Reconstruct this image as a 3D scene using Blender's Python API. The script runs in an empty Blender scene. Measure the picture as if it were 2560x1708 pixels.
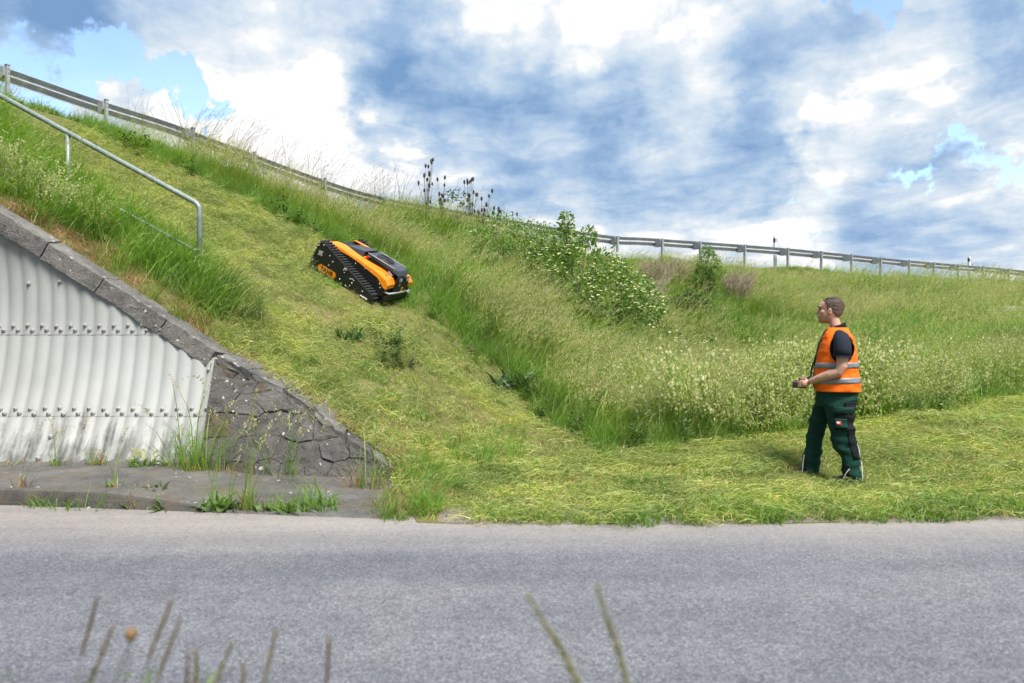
import bpy, bmesh, math, random
import numpy as np
from mathutils import Vector, Matrix, Euler, noise as mnoise

random.seed(7); rng = np.random.default_rng(7)
SC = bpy.context.scene
COL = SC.collection
R = math.radians

# ------------------------------------------------------------------ camera
CAM_H = 1.38
cam_d = bpy.data.cameras.new('camera'); cam = bpy.data.objects.new('camera', cam_d); COL.objects.link(cam)
cam.location = (0, 0, CAM_H); cam.rotation_euler = (R(90), 0, 0)
cam_d.sensor_width = 36; cam_d.lens = 24; cam_d.clip_start = 0.05; cam_d.clip_end = 2000
cam_d.dof.use_dof = True; cam_d.dof.focus_distance = 9.0; cam_d.dof.aperture_fstop = 1.7
SC.camera = cam

# ------------------------------------------------------------------ light
SUN_AZ, SUN_EL = R(150), R(58)          # azimuth clockwise from +Y (the view direction)
sun_vec = Vector((math.sin(SUN_AZ)*math.cos(SUN_EL), math.cos(SUN_AZ)*math.cos(SUN_EL), math.sin(SUN_EL)))
sd = bpy.data.lights.new('sun', 'SUN'); sun = bpy.data.objects.new('sun', sd); COL.objects.link(sun)
sd.energy = 2.9; sd.angle = R(25); sd.color = (1.0, 0.955, 0.88)
sun.rotation_euler = (-sun_vec).to_track_quat('-Z', 'Y').to_euler(); sun.location = (0, 0, 40)
SC.view_settings.view_transform = 'Standard'; SC.view_settings.look = 'None'
EXPO = 1.42; SC.view_settings.exposure = EXPO; SC.view_settings.gamma = 1
SC.cycles.max_bounces = 4; SC.cycles.diffuse_bounces = 2; SC.cycles.adaptive_threshold = .03; SC.cycles.transmission_bounces = 4
SC.cycles.transparent_max_bounces = 6; SC.cycles.use_denoising = True
SC.cycles.caustics_reflective = False; SC.cycles.caustics_refractive = False

def build_world():
    w = bpy.data.worlds.new('World'); SC.world = w; w.use_nodes = True
    nt = w.node_tree; N = nt.nodes; L = nt.links; N.clear()
    def nd(t, **k):
        n = N.new(t)
        for a, b in k.items(): setattr(n, a, b)
        return n
    def mth(op, a, b=None, c=None, clamp=False):
        n = nd('ShaderNodeMath', operation=op, use_clamp=clamp)
        for i, v in enumerate((a, b, c)):
            if v is None: continue
            if isinstance(v, (int, float)): n.inputs[i].default_value = v
            else: L.new(v, n.inputs[i])
        return n.outputs[0]
    def vm(op, a, b):
        n = nd('ShaderNodeVectorMath', operation=op)
        for i, v in enumerate((a, b)):
            if isinstance(v, tuple): n.inputs[i].default_value = v
            else: L.new(v, n.inputs[i])
        return n
    def mixc(f, a, b):
        n = nd('ShaderNodeMix', data_type='RGBA')
        for i, v in ((0, f), (6, a), (7, b)):
            if isinstance(v, (int, float)): n.inputs[i].default_value = v
            elif isinstance(v, tuple): n.inputs[i].default_value = (*v, 1)
            else: L.new(v, n.inputs[i])
        return n.outputs[2]
    def ramp(f, a, b, smooth=True):
        n = nd('ShaderNodeMapRange', interpolation_type='SMOOTHSTEP' if smooth else 'LINEAR')
        L.new(f, n.inputs[0]); n.inputs[1].default_value = a; n.inputs[2].default_value = b
        return n.outputs[0]
    def noise(vec, scale, detail=6, rough=.55, dist=0.0):
        n = nd('ShaderNodeTexNoise'); L.new(vec, n.inputs['Vector'])
        n.inputs['Scale'].default_value = scale; n.inputs['Detail'].default_value = detail
        n.inputs['Roughness'].default_value = rough; n.inputs['Distortion'].default_value = dist
        return n
    tc = nd('ShaderNodeTexCoord')
    d0 = tc.outputs['Generated']
    sep = nd('ShaderNodeSeparateXYZ'); L.new(d0, sep.inputs[0])
    zc = mth('MAXIMUM', sep.outputs[2], 0.0)
    den = mth('ADD', zc, 0.16)
    comb = nd('ShaderNodeCombineXYZ')
    L.new(mth('DIVIDE', sep.outputs[0], den), comb.inputs[0]); L.new(mth('DIVIDE', sep.outputs[1], den), comb.inputs[1])
    proj = comb.outputs[0]
    # cloud edges: directions jittered by noise so that the large masses get billowing borders
    nj = noise(d0, 5.5, 5, .6)
    jit = vm('SCALE', vm('SUBTRACT', nj.outputs['Color'], (.5, .5, .5)).outputs[0], (0, 0, 0)); jit.inputs['Scale'].default_value = 0.20
    dj = vm('NORMALIZE', vm('ADD', d0, jit.outputs[0]).outputs[0], (0, 0, 0)).outputs[0]
    nj2 = noise(d0, 11.0, 6, .65)
    jit2 = vm('SCALE', vm('SUBTRACT', nj2.outputs['Color'], (.5, .5, .5)).outputs[0], (0, 0, 0)); jit2.inputs['Scale'].default_value = 0.20
    dj2 = vm('NORMALIZE', vm('ADD', vm('ADD', d0, jit.outputs[0]).outputs[0], jit2.outputs[0]).outputs[0], (0, 0, 0)).outputs[0]
    def dirv(px, py):
        v = Vector(((px-1280)/1707, 1, (854-py)/1707)); v.normalize(); return tuple(v)
    def blob(px, py, rad):
        c = dirv(px, py)
        dt = vm('DOT_PRODUCT', dj if rad > 125 else dj2, c).outputs['Value']
        return ramp(dt, math.cos(rad*1.35/1707), math.cos(rad*.15/1707))
    def field(base, lst):
        acc = base
        for px, py, rad, w_ in lst:
            acc = mth('MULTIPLY_ADD', blob(px, py, rad), w_, acc)
        return acc
    nA = noise(proj, 1.15, 6, .58, .35).outputs[0]
    nB = noise(proj, 3.1, 5, .6, .2).outputs[0]
    nC = noise(d0, 9.0, 5, .62).outputs[0]
    base = mth('ADD', mth('MULTIPLY', mth('SUBTRACT', nA, .5), 1.5), mth('MULTIPLY', mth('SUBTRACT', nB, .5), 1.0))
    base = mth('ADD', base, mth('MULTIPLY', mth('SUBTRACT', nC, .5), .55))
    # billows: rounded cells at two sizes on warped coordinates
    wp = vm('ADD', proj, vm('MULTIPLY', noise(proj, 2.2, 5, .6).outputs['Color'], (.55, .55, .0)).outputs[0]).outputs[0]
    def vor(sc):
        n = nd('ShaderNodeTexVoronoi', feature='F1'); L.new(wp, n.inputs['Vector']); n.inputs['Scale'].default_value = sc; pass
        return n.outputs['Distance']
    bil = mth('ADD', mth('MULTIPLY', mth('SUBTRACT', .42, vor(2.3)), .42), mth('MULTIPLY', mth('SUBTRACT', .42, vor(5.5)), .25))
    # long wind-drawn bands
    rot = nd('ShaderNodeMapping', vector_type='POINT'); L.new(d0, rot.inputs[0]); rot.inputs['Rotation'].default_value = (0, R(17), 0); rot.inputs['Scale'].default_value = (1.0, 1.0, 1.0)
    strv = vm('MULTIPLY', rot.outputs[0], (1.6, 1.6, 9.5)).outputs[0]
    band = mth('SUBTRACT', noise(strv, 1.25, 6, .6, .25).outputs[0], .5)
    puff = mth('SUBTRACT', mth('ABSOLUTE', mth('MULTIPLY_ADD', noise(wp, 3.4, 5, .55).outputs[0], 2.0, -1.0)), .22)
    puff2 = mth('SUBTRACT', mth('ABSOLUTE', mth('MULTIPLY_ADD', noise(d0, 13.0, 4, .6, .4).outputs[0], 2.0, -1.0)), .2)
    base = mth('ADD', mth('MULTIPLY', base, .70), mth('ADD', mth('MULTIPLY', bil, 1.15), .55))
    base = mth('MULTIPLY_ADD', band, .75, base)
    base = mth('MULTIPLY_ADD', puff, .62, base); base = mth('MULTIPLY_ADD', puff2, .30, base)
    shade = field(base, [
        (640, 190, 300, .65), (180, 130, 230, .42), (1640, 170, 190, .55), (1300, 60, 220, .4), (2060, 130, 220, .42),
        (1060, 370, 150, .45), (2480, 640, 180, .5), (1900, 470, 250, .3), (1500, 540, 260, .35), (760, 400, 130, .4), (2380, 430, 150, .3), (800, 260, 100, .35),
        (240, 20, 230, -.55), (1010, 235, 170, -.55), (1380, 330, 190, -.5), (1620, 390, 170, -.4), (1990, 265, 170, -.42), (900, 40, 170, -.2),
        (2390, 265, 150, -.32), (2330, 560, 170, -.5), (1850, 390, 130, -.3), (2530, 80, 90, -.1), (2480, 60, 150, .25), (2200, 330, 120, .25), (2150, 200, 130, .2), (2450, 340, 130, .3), (2100, 560, 150, .25)])
    hole = field(mth('ADD', mth('MULTIPLY', mth('SUBTRACT', nB, .5), 1.2), mth('ADD', mth('MULTIPLY', mth('SUBTRACT', nC, .5), 1.25), -.06)), [
        (110, 185, 120, .62), (230, 215, 90, .5), (330, 235, 80, .5), (440, 250, 80, .62), (500, 275, 60, .5), (2130, 5, 50, .7), (2520, 385, 75, .5), (2420, 410, 60, .45), (2320, 432, 50, .4), (2000, 497, 55, .42), (2090, 485, 45, .35)])
    s = ramp(shade, -.10, 1.22, False)
    cr = nd('ShaderNodeValToRGB'); L.new(s, cr.inputs[0])
    e = cr.color_ramp.elements; k_ = 2.0**-EXPO
    def disp(*c): return (*[q*k_ for q in c], 1)
    e[0].position = 0; e[0].color = disp(.20, .36, .62)
    e[1].position = 1; e[1].color = disp(1.25, 1.24, 1.22)
    m = e.new(.30); m.color = disp(.42, .58, .80)
    m = e.new(.52); m.color = disp(.66, .77, .89)
    m = e.new(.74); m.color = disp(.93, .96, .99)
    sky = nd('ShaderNodeTexSky', sky_type='NISHITA', sun_disc=False, sun_elevation=SUN_EL, sun_rotation=SUN_AZ, air_density=1.0, dust_density=.6, ozone_density=2.0)
    skys = vm('SCALE', sky.outputs[0], (0, 0, 0)); skys.inputs['Scale'].default_value = 0.125
    hz = ramp(zc, 0.0, .14)
    hm = mth('MULTIPLY', ramp(hole, .34, .66), 1.0)
    crisp = mth('MULTIPLY', ramp(mth('MULTIPLY_ADD', puff2, .35, mth('MULTIPLY_ADD', bil, .9, shade)), .66, .86), .6)
    crc = mixc(crisp, cr.outputs[0], disp(1.08, 1.08, 1.07)[:3])
    cloud = mixc(hz, disp(.92, .95, .98)[:3], crc)
    cloud = mixc(.35, cloud, crc)
    out = mixc(mth('MULTIPLY', hm, .9), cloud, skys.outputs[0])
    bg = nd('ShaderNodeBackground'); L.new(out, bg.inputs[0]); bg.inputs[1].default_value = 1.0
    wo = nd('ShaderNodeOutputWorld'); L.new(bg.outputs[0], wo.inputs[0])
build_world(); SC.world.cycles.sampling_method = 'MANUAL'; SC.world.cycles.sample_map_resolution = 256

# ------------------------------------------------------------------ helpers
def tag(o, label=None, cat=None, group=None, kind=None):
    if label: o['label'] = label
    if cat: o['category'] = cat
    if group: o['group'] = group
    if kind: o['kind'] = kind
    return o

def empty(name, loc=(0, 0, 0), rot=(0, 0, 0)):
    o = bpy.data.objects.new(name, None); COL.objects.link(o); o.empty_display_size = .1
    o.location = loc; o.rotation_euler = rot
    return o

def link(name, me, parent=None, mat=None):
    o = bpy.data.objects.new(name, me); COL.objects.link(o); o.parent = parent
    if mat is not None and not me.materials: me.materials.append(mat)
    return o

class MB:
    def __init__(s): s.v = []; s.f = []; s.m = []; s.cur = 0; s.col = []; s.ccur = 0.5
    def add(s, vs, fs):
        b = len(s.v); s.v += [tuple(p) for p in vs]; s.col += [s.ccur]*len(vs)
        for f in fs: s.f.append(tuple(b+i for i in f)); s.m.append(s.cur)
        return s
    def box(s, c, size, rot=None):
        x, y, z = (k/2 for k in size)
        vs = [Vector(p) for p in ((-x,-y,-z),(x,-y,-z),(x,y,-z),(-x,y,-z),(-x,-y,z),(x,-y,z),(x,y,z),(-x,y,z))]
        if rot is not None:
            M = rot if isinstance(rot, Matrix) else Euler(rot).to_matrix()
            vs = [M @ p for p in vs]
        c = Vector(c)
        return s.add([p+c for p in vs], [(0,3,2,1),(4,5,6,7),(0,1,5,4),(1,2,6,5),(2,3,7,6),(3,0,4,7)])
    def tube(s, pts, rad, n=8, caps=True, flat=1.0):
        pts = [Vector(p) for p in pts]; k = len(pts)
        rr = rad if isinstance(rad, (list, tuple)) else [rad]*k
        t0 = (pts[1]-pts[0]).normalized()
        ref = Vector((0,0,1)) if abs(t0.z) < .9 else Vector((1,0,0))
        u = t0.cross(ref).normalized(); vs = []
        for i in range(k):
            t = ((pts[min(i+1,k-1)]-pts[max(i-1,0)])).normalized()
            u = (u - t*u.dot(t)).normalized(); w = t.cross(u)
            for j in range(n):
                a = 2*math.pi*j/n
                vs.append(pts[i] + (u*math.cos(a) + w*math.sin(a)*flat)*rr[i])
        fs = [(i*n+j, i*n+(j+1)%n, (i+1)*n+(j+1)%n, (i+1)*n+j) for i in range(k-1) for j in range(n)]
        if caps:
            fs.append(tuple(range(n-1,-1,-1))); fs.append(tuple((k-1)*n+j for j in range(n)))
        return s.add(vs, fs)
    def prism(s, poly, y0, y1, axis='y'):
        n = len(poly)
        def P(a, b, t): return (a, t, b) if axis == 'y' else ((t, a, b) if axis == 'x' else (a, b, t))
        vs = [P(a, b, y0) for a, b in poly] + [P(a, b, y1) for a, b in poly]
        fs = [tuple(range(n)), tuple(range(2*n-1, n-1, -1))] + [(i, i+n, (i+1)%n+n, (i+1)%n) for i in range(n)]
        return s.add(vs, fs)
    def ellipsoid(s, c, r, nu=10, nv=7, M=None):
        c = Vector(c); vs = []; fs = []
        def T(p):
            p = Vector((p[0]*r[0], p[1]*r[1], p[2]*r[2]))
            return (M @ p if M is not None else p) + c
        vs.append(T((0,0,-1)))
        for i in range(1, nv):
            ph = -math.pi/2 + math.pi*i/nv
            for j in range(nu):
                a = 2*math.pi*j/nu; vs.append(T((math.cos(a)*math.cos(ph), math.sin(a)*math.cos(ph), math.sin(ph))))
        vs.append(T((0,0,1))); top = len(vs)-1
        for j in range(nu):
            fs.append((0, 1+(j+1)%nu, 1+j)); fs.append((top, top-nu+j, top-nu+(j+1)%nu))
        for i in range(nv-2):
            for j in range(nu):
                a = 1+i*nu+j; b = 1+i*nu+(j+1)%nu; fs.append((a, b, b+nu, a+nu))
        return s.add(vs, fs)
    def mesh(s, name, mats, smooth=False, fix=True):
        me = bpy.data.meshes.new(name); me.from_pydata(s.v, [], s.f)
        for m in (mats if isinstance(mats, (list, tuple)) else [mats]): me.materials.append(m)
        if len(me.materials) > 1: me.polygons.foreach_set('material_index', s.m)
        if fix:
            bm = bmesh.new(); bm.from_mesh(me); bmesh.ops.recalc_face_normals(bm, faces=bm.faces); bm.to_mesh(me); bm.free()
        if smooth: me.polygons.foreach_set('use_smooth', [True]*len(me.polygons))
        if len(set(s.col)) > 1:
            at = me.attributes.new('tone', 'FLOAT', 'POINT'); at.data.foreach_set('value', s.col)
        me.update(); return me
    def build(s, name, mats, parent=None, smooth=False, bevel=0, seg=2, fix=True):
        o = link(name, s.mesh(name, mats, smooth, fix), parent)
        if bevel: add_bevel(o, bevel, seg)
        return o

def add_bevel(o, w, seg=2):
    m = o.modifiers.new('bevel', 'BEVEL'); m.width = w; m.segments = seg; m.limit_method = 'ANGLE'; m.angle_limit = R(40)
    o.data.polygons.foreach_set('use_smooth', [True]*len(o.data.polygons))
    m2 = o.modifiers.new('wn', 'WEIGHTED_NORMAL'); m2.keep_sharp = True
    return o

# ------------------------------------------------------------------ materials
def new_mat(name):
    m = bpy.data.materials.new(name); m.use_nodes = True
    nt = m.node_tree; b = nt.nodes['Principled BSDF']
    return m, nt, nt.nodes, nt.links, b

def ndm(nt, t, ins=None, **k):
    n = nt.nodes.new(t)
    for a, b in k.items(): setattr(n, a, b)
    for a, v in (ins or {}).items():
        if hasattr(v, 'is_linked'): nt.links.new(v, n.inputs[a])
        else: n.inputs[a].default_value = v
    return n

def noise_n(nt, vec, scale, detail=5, rough=.55, dist=0):
    n = ndm(nt, 'ShaderNodeTexNoise', {'Scale': scale, 'Detail': detail, 'Roughness': rough, 'Distortion': dist})
    if vec is not None: nt.links.new(vec, n.inputs['Vector'])
    return n.outputs[0]

def ramp_n(nt, fac, stops):
    n = nt.nodes.new('ShaderNodeValToRGB'); nt.links.new(fac, n.inputs[0]); e = n.color_ramp.elements
    e[0].position, e[0].color = stops[0][0], (*stops[0][1], 1)
    e[1].position, e[1].color = stops[-1][0], (*stops[-1][1], 1)
    for p, c in stops[1:-1]:
        x = e.new(p); x.color = (*c, 1)
    return n.outputs[0]

def mix_n(nt, fac, a, b, mode='MIX'):
    n = nt.nodes.new('ShaderNodeMix'); n.data_type = 'RGBA'; n.blend_type = mode
    for i, v in ((0, fac), (6, a), (7, b)):
        if isinstance(v, (int, float)): n.inputs[i].default_value = v
        elif isinstance(v, tuple): n.inputs[i].default_value = (*v, 1)
        else: nt.links.new(v, n.inputs[i])
    return n.outputs[2]

def math_n(nt, op, a, b=0.0, clamp=False):
    n = nt.nodes.new('ShaderNodeMath'); n.operation = op; n.use_clamp = clamp
    for i, v in enumerate((a, b)):
        if isinstance(v, (int, float)): n.inputs[i].default_value = v
        else: nt.links.new(v, n.inputs[i])
    return n.outputs[0]

def bump_n(nt, b, h, strength=.4, dist=.01):
    n = ndm(nt, 'ShaderNodeBump', {'Strength': strength, 'Distance': dist}); nt.links.new(h, n.inputs['Height'])
    nt.links.new(n.outputs[0], b.inputs['Normal'])

def world_pos(nt): return nt.nodes.new('ShaderNodeNewGeometry').outputs['Position']
def obj_pos(nt): return nt.nodes.new('ShaderNodeTexCoord').outputs['Object']

def simple(name, col, rough=.6, metal=0.0, var=.12, scale=8.0, bump=0.0, bscale=60, spec=.5):
    m, nt, N, L, b = new_mat(name); p = obj_pos(nt)
    n = noise_n(nt, p, scale, 6, .6)
    c = ramp_n(nt, n, [(.25, tuple(k*(1-var) for k in col)), (.75, tuple(min(1, k*(1+var)) for k in col))])
    L.new(c, b.inputs['Base Color']); b.inputs['Roughness'].default_value = rough; b.inputs['Metallic'].default_value = metal
    b.inputs['Specular IOR Level'].default_value = spec
    rr = ndm(nt, 'ShaderNodeMapRange', {0: n, 1: .3, 2: .7, 3: max(0, rough-.08), 4: min(1, rough+.1)}); L.new(rr.outputs[0], b.inputs['Roughness'])
    if bump: bump_n(nt, b, noise_n(nt, p, bscale, 5, .6), bump, .004)
    return m
# ------------------------------------------------------------------ terrain (world metres, x right, y away, z up)
YC, ZC, RT = 3.9, 1.8, 3.4                      # tunnel axis and radius
def x_slope(z): return -3.126 - (z-1.27)/.655   # bevel of the tunnel end
def z_slope(x): return 1.27 - (x+3.126)*.655
CREST = [(-14.6, 7.0, 6.75), (-12.9, 10.6, 6.6), (-10.8, 14.4, 6.43), (-9.73, 15.97, 6.28), (-8.6, 17.26, 6.13), (-7.7, 18.7, 5.98), (-4.67, 21.0, 5.23),
         (-1.68, 22.1, 4.83), (3.14, 24.06, 4.38), (5.27, 24.94, 4.37), (11.1, 27.5, 4.36), (17.5, 31.0, 4.34), (25.2, 34.9, 4.33), (36, 40.5, 4.3), (55, 50, 4.3), (80, 60, 4.3)]
PTS = [(-1, 5.4, .03), (1, 5.3, .03), (4, 5.5, .03), (8, 6.0, .05), (14, 6.5, .15), (3.25, 6.9, .05), (6, 7.2, .10), (10, 8, .3), (1, 6.5, .05), (-.2, 6.3, .06),
       (8.2, 11, .5), (5.4, 9, .4), (3.46, 8.2, .27), (1.87, 7.6, .107), (1.02, 7.9, .06), (.70, 8.8, .2), (.29, 9.88, .30), (-.38, 10.8, .96), (-1.9, 11.6, 2.02), (-2.82, 11.07, 2.27), (-2.2, 10.9, 1.9), (-3.2, 11.6, 2.65), (-2.0, 10.0, 1.5), (-1.5, 9.5, 1.08), (-3.4, 10.6, 2.4), (-.4, 8.6, .36), (-.6, 7.6, .15),
       (-3.64, 12.2, 3.2), (-6.17, 13.5, 4.72),
       (-5.55, 7.55, 2.83), (-4.05, 7.55, 1.88), (-2.95, 7.5, 1.22), (-2.53, 7.3, .93), (-2.1, 7.25, .70), (-1.58, 7.15, .42), (-1.13, 7.0, .2), (-.6, 6.9, .1),
       (-7.2, 7.4, 3.92), (-9.2, 7.0, 5.2), (-10.8, 7.0, 6.3), (-9.2, 10, 5.1), (-4, 8.8, 2.2), (-6.97, 9.3, 3.85), (-3.0, 9.2, 1.75),
       (1.5, 15, 1.75), (3.1, 16.5, 1.1), (5.5, 18, .75), (4.5, 14, .28), (6.6, 13.3, .55), (9, 14.5, 1.15), (11.5, 12, 1.0), (3.2, 12.2, .25), (16.2, 22, 2.25), (9.7, 18, 1.5), (7.8, 12.4, .75), (19.2, 28, 3.3), (9.9, 23.5, 2.75), (6.5, 23.3, 3.75), (6.0, 21, 2.5),
       (-.63, 13.5, 2.2), (.13, 11.5, 1.0), (1.4, 11, .5), (1.9, 10, .25), (-2.4, 17.5, 3.62), (-.33, 19, 3.75), (-3.8, 17, 3.92), (-5.9, 16, 4.55), (-6.9, 12, 4.3), (-8.2, 13, 5.28), (-9.75, 13, 5.95),
       (2.6, 20, 2.7), (1.2, 21.5, 3.7), (13, 14, 1.2), (20, 18, 2.2), (28, 26, 2.8), (40, 30, 2.8), (20, 8, .8), (30, 10, 1.2), (55, 20, 2.5), (80, 30, 3)]
for i, (x, y, z) in enumerate(CREST):
    a = CREST[max(i-1, 0)]; b = CREST[min(i+1, len(CREST)-1)]
    t = Vector((b[0]-a[0], b[1]-a[1], 0)).normalized(); n = Vector((-t.y, t.x, 0))
    PTS.append((x, y, z))
    PTS.append((x+n.x*2.5, y+n.y*2.5, z+.03))
    PTS.append((x+n.x*9, y+n.y*9, z-.1))
    PTS.append((x+n.x*17, y+n.y*17, z-4.0))
PA = np.array(PTS)
def _tps(r2): return .5*r2*np.log(np.maximum(r2, 1e-9))
def _fit():
    n = len(PA); d2 = ((PA[:, None, :2]-PA[None, :, :2])**2).sum(-1)
    K = _tps(d2) + np.eye(n)*.25
    P = np.c_[np.ones(n), PA[:, :2]]
    A = np.block([[K, P], [P.T, np.zeros((3, 3))]])
    return np.linalg.solve(A, np.r_[PA[:, 2], 0, 0, 0])
_W = _fit()
EDGE_X = [-60, -4.2, -2.8, -1.8, -.54, .66, 2.17, 3.4, 4.05, 6, 10, 16, 30, 90]
EDGE_Y = [5.66, 5.66, 5.47, 5.31, 5.14, 5.11, 5.14, 5.22, 5.32, 5.5, 6.0, 6.8, 9, 20]
def road_edge(x): return np.interp(x, EDGE_X, EDGE_Y)
def y_start(x):
    """front edge of the grassed ground: road edge at the open side, back of the coping beside the tunnel, tunnel axis above the crown"""
    x = np.asarray(x, float); z = z_slope(x)
    rr = RT+.30
    yt = YC + np.sqrt(np.maximum(rr*rr-(np.maximum(z, ZC)-ZC)**2, 0))
    wing = np.interp(x, [-3.2, -2.53, -2.1, -1.58, -1.15, -.95, -.75], [7.55, 7.22, 7.15, 7.05, 6.85, 6.2, 5.2])
    return np.where(x > -3.15, np.maximum(np.where(x > -.75, 0, wing), road_edge(x)), yt)
def hz_raw(x, y):
    x = np.asarray(x, float); y = np.asarray(y, float); sh = x.shape
    q = np.c_[x.ravel(), y.ravel()]; out = np.zeros(len(q))
    for i in range(0, len(q), 20000):
        p = q[i:i+20000]
        d2 = ((p[:, None, :]-PA[None, :, :2])**2).sum(-1)
        out[i:i+20000] = _tps(d2) @ _W[:len(PA)] + _W[-3] + p @ _W[-2:]
    return out.reshape(sh)
def lump(x, y):
    return (.035*np.sin(x*1.7+1.3*np.sin(y*.9))*np.sin(y*1.3+.8*np.sin(x*1.1)) + .02*np.sin(x*4.1+y*2.3)*np.sin(y*3.7-x*1.9))
def ground_z(x, y):
    """height of the grassed ground"""
    x = np.asarray(x, float); y = np.asarray(y, float)
    z = hz_raw(x, y)
    e = road_edge(x)
    t = np.clip((y-e)/1.2, 0, 1); t = t*t*(3-2*t)
    flat = np.where(x > -1.3, 1, 0)
    z = np.where(flat > 0, z*t + (.005+.03*np.clip((y-e)/.3, 0, 1))*(1-t), z)
    # near the coping the soil follows the bevel of the tunnel end
    ys = y_start(x); zs = np.where(x < -3.1, z_slope(x)-.06, np.interp(x, [-3.1, -2.53, -2.1, -1.58, -1.13, -1.0, -.9, -.7], [1.19, .93, .69, .40, .16, .06, .03, .012]))
    k = np.where(x < -.7, np.clip(1-(y-ys)/1.0, 0, 1), 0); k = k*k*(3-2*k)
    z = z*(1-k)+np.minimum(zs, 6.6)*k
    amp = np.clip((y-e)/1.5, 0, 1)*np.clip((y-ys)/.6+.15, 0, 1)
    z = z + np.clip((y-8.5)/3, 0, 1)*np.clip((x-1.5)/2.5, 0, 1)*np.clip((21-y)/3, .35, 1)*(.20*np.sin(x*.9+.7*np.sin(y*.55))*np.sin(y*.8+.5)+.12*np.sin(x*2.1+y*.6)*np.sin(y*1.7-x*.5))
    z = np.where(z > .03, np.maximum(z, .03), np.maximum(z, .012))
    z = np.where((x < -.6) & (x > -1.0) & (y < 6.3), np.minimum(z, .02+.05*np.clip((y-5.3), 0, 1)), z)
    return z + lump(x, y)*amp
def gz(x, y): return float(ground_z(np.array([x]), np.array([y]))[0])
def gnormal(x, y, e=.15):
    return Vector((gz(x-e, y)-gz(x+e, y), gz(x, y-e)-gz(x, y+e), 2*e)).normalized()

def grid_mesh(name, X, Y, Z, mat, uvz=None):
    ny, nx = X.shape
    me = bpy.data.meshes.new(name)
    idx = np.arange(nx*ny).reshape(ny, nx)
    f = np.stack([idx[:-1, :-1], idx[:-1, 1:], idx[1:, 1:], idx[1:, :-1]], -1).reshape(-1, 4)
    me.from_pydata(np.c_[X.ravel(), Y.ravel(), Z.ravel()].tolist(), [], f.tolist())
    me.materials.append(mat); me.polygons.foreach_set('use_smooth', [True]*len(f)); me.update()
    return me

def soil_mat():
    m, nt, N, L, b = new_mat('soil'); p = world_pos(nt)
    n1 = noise_n(nt, p, 1.3, 6, .6); n2 = noise_n(nt, p, 14, 6, .65)
    c = ramp_n(nt, n1, [(.3, (.11, .13, .035)), (.55, (.17, .165, .06)), (.75, (.21, .165, .075))])
    c = mix_n(nt, math_n(nt, 'MULTIPLY', n2, .7), c, (.075, .07, .03))
    L.new(c, b.inputs['Base Color']); b.inputs['Roughness'].default_value = .95; b.inputs['Specular IOR Level'].default_value = .1
    bump_n(nt, b, n2, .6, .03); return m
M_SOIL = soil_mat()

xs = np.r_[np.linspace(-60, -16, 16), np.linspace(-15.5, -6.2, 50), np.linspace(-6.0, 9, 180), np.linspace(9.2, 26, 80), np.linspace(27, 88, 40)]
t = np.r_[np.linspace(0, 8, 110), np.linspace(8.15, 26, 110), np.linspace(27, 70, 40)]
X, T = np.meshgrid(xs, t); Y = y_start(X)+T; Z = ground_z(X, Y)
# keep the ground just over the sheet below and drop the skirt at the front edge
emb = link('embankment', grid_mesh('embankment', X, Y, Z, M_SOIL)); tag(emb, 'grassy embankment slope curving round behind the lane', 'slope', kind='structure')

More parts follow.
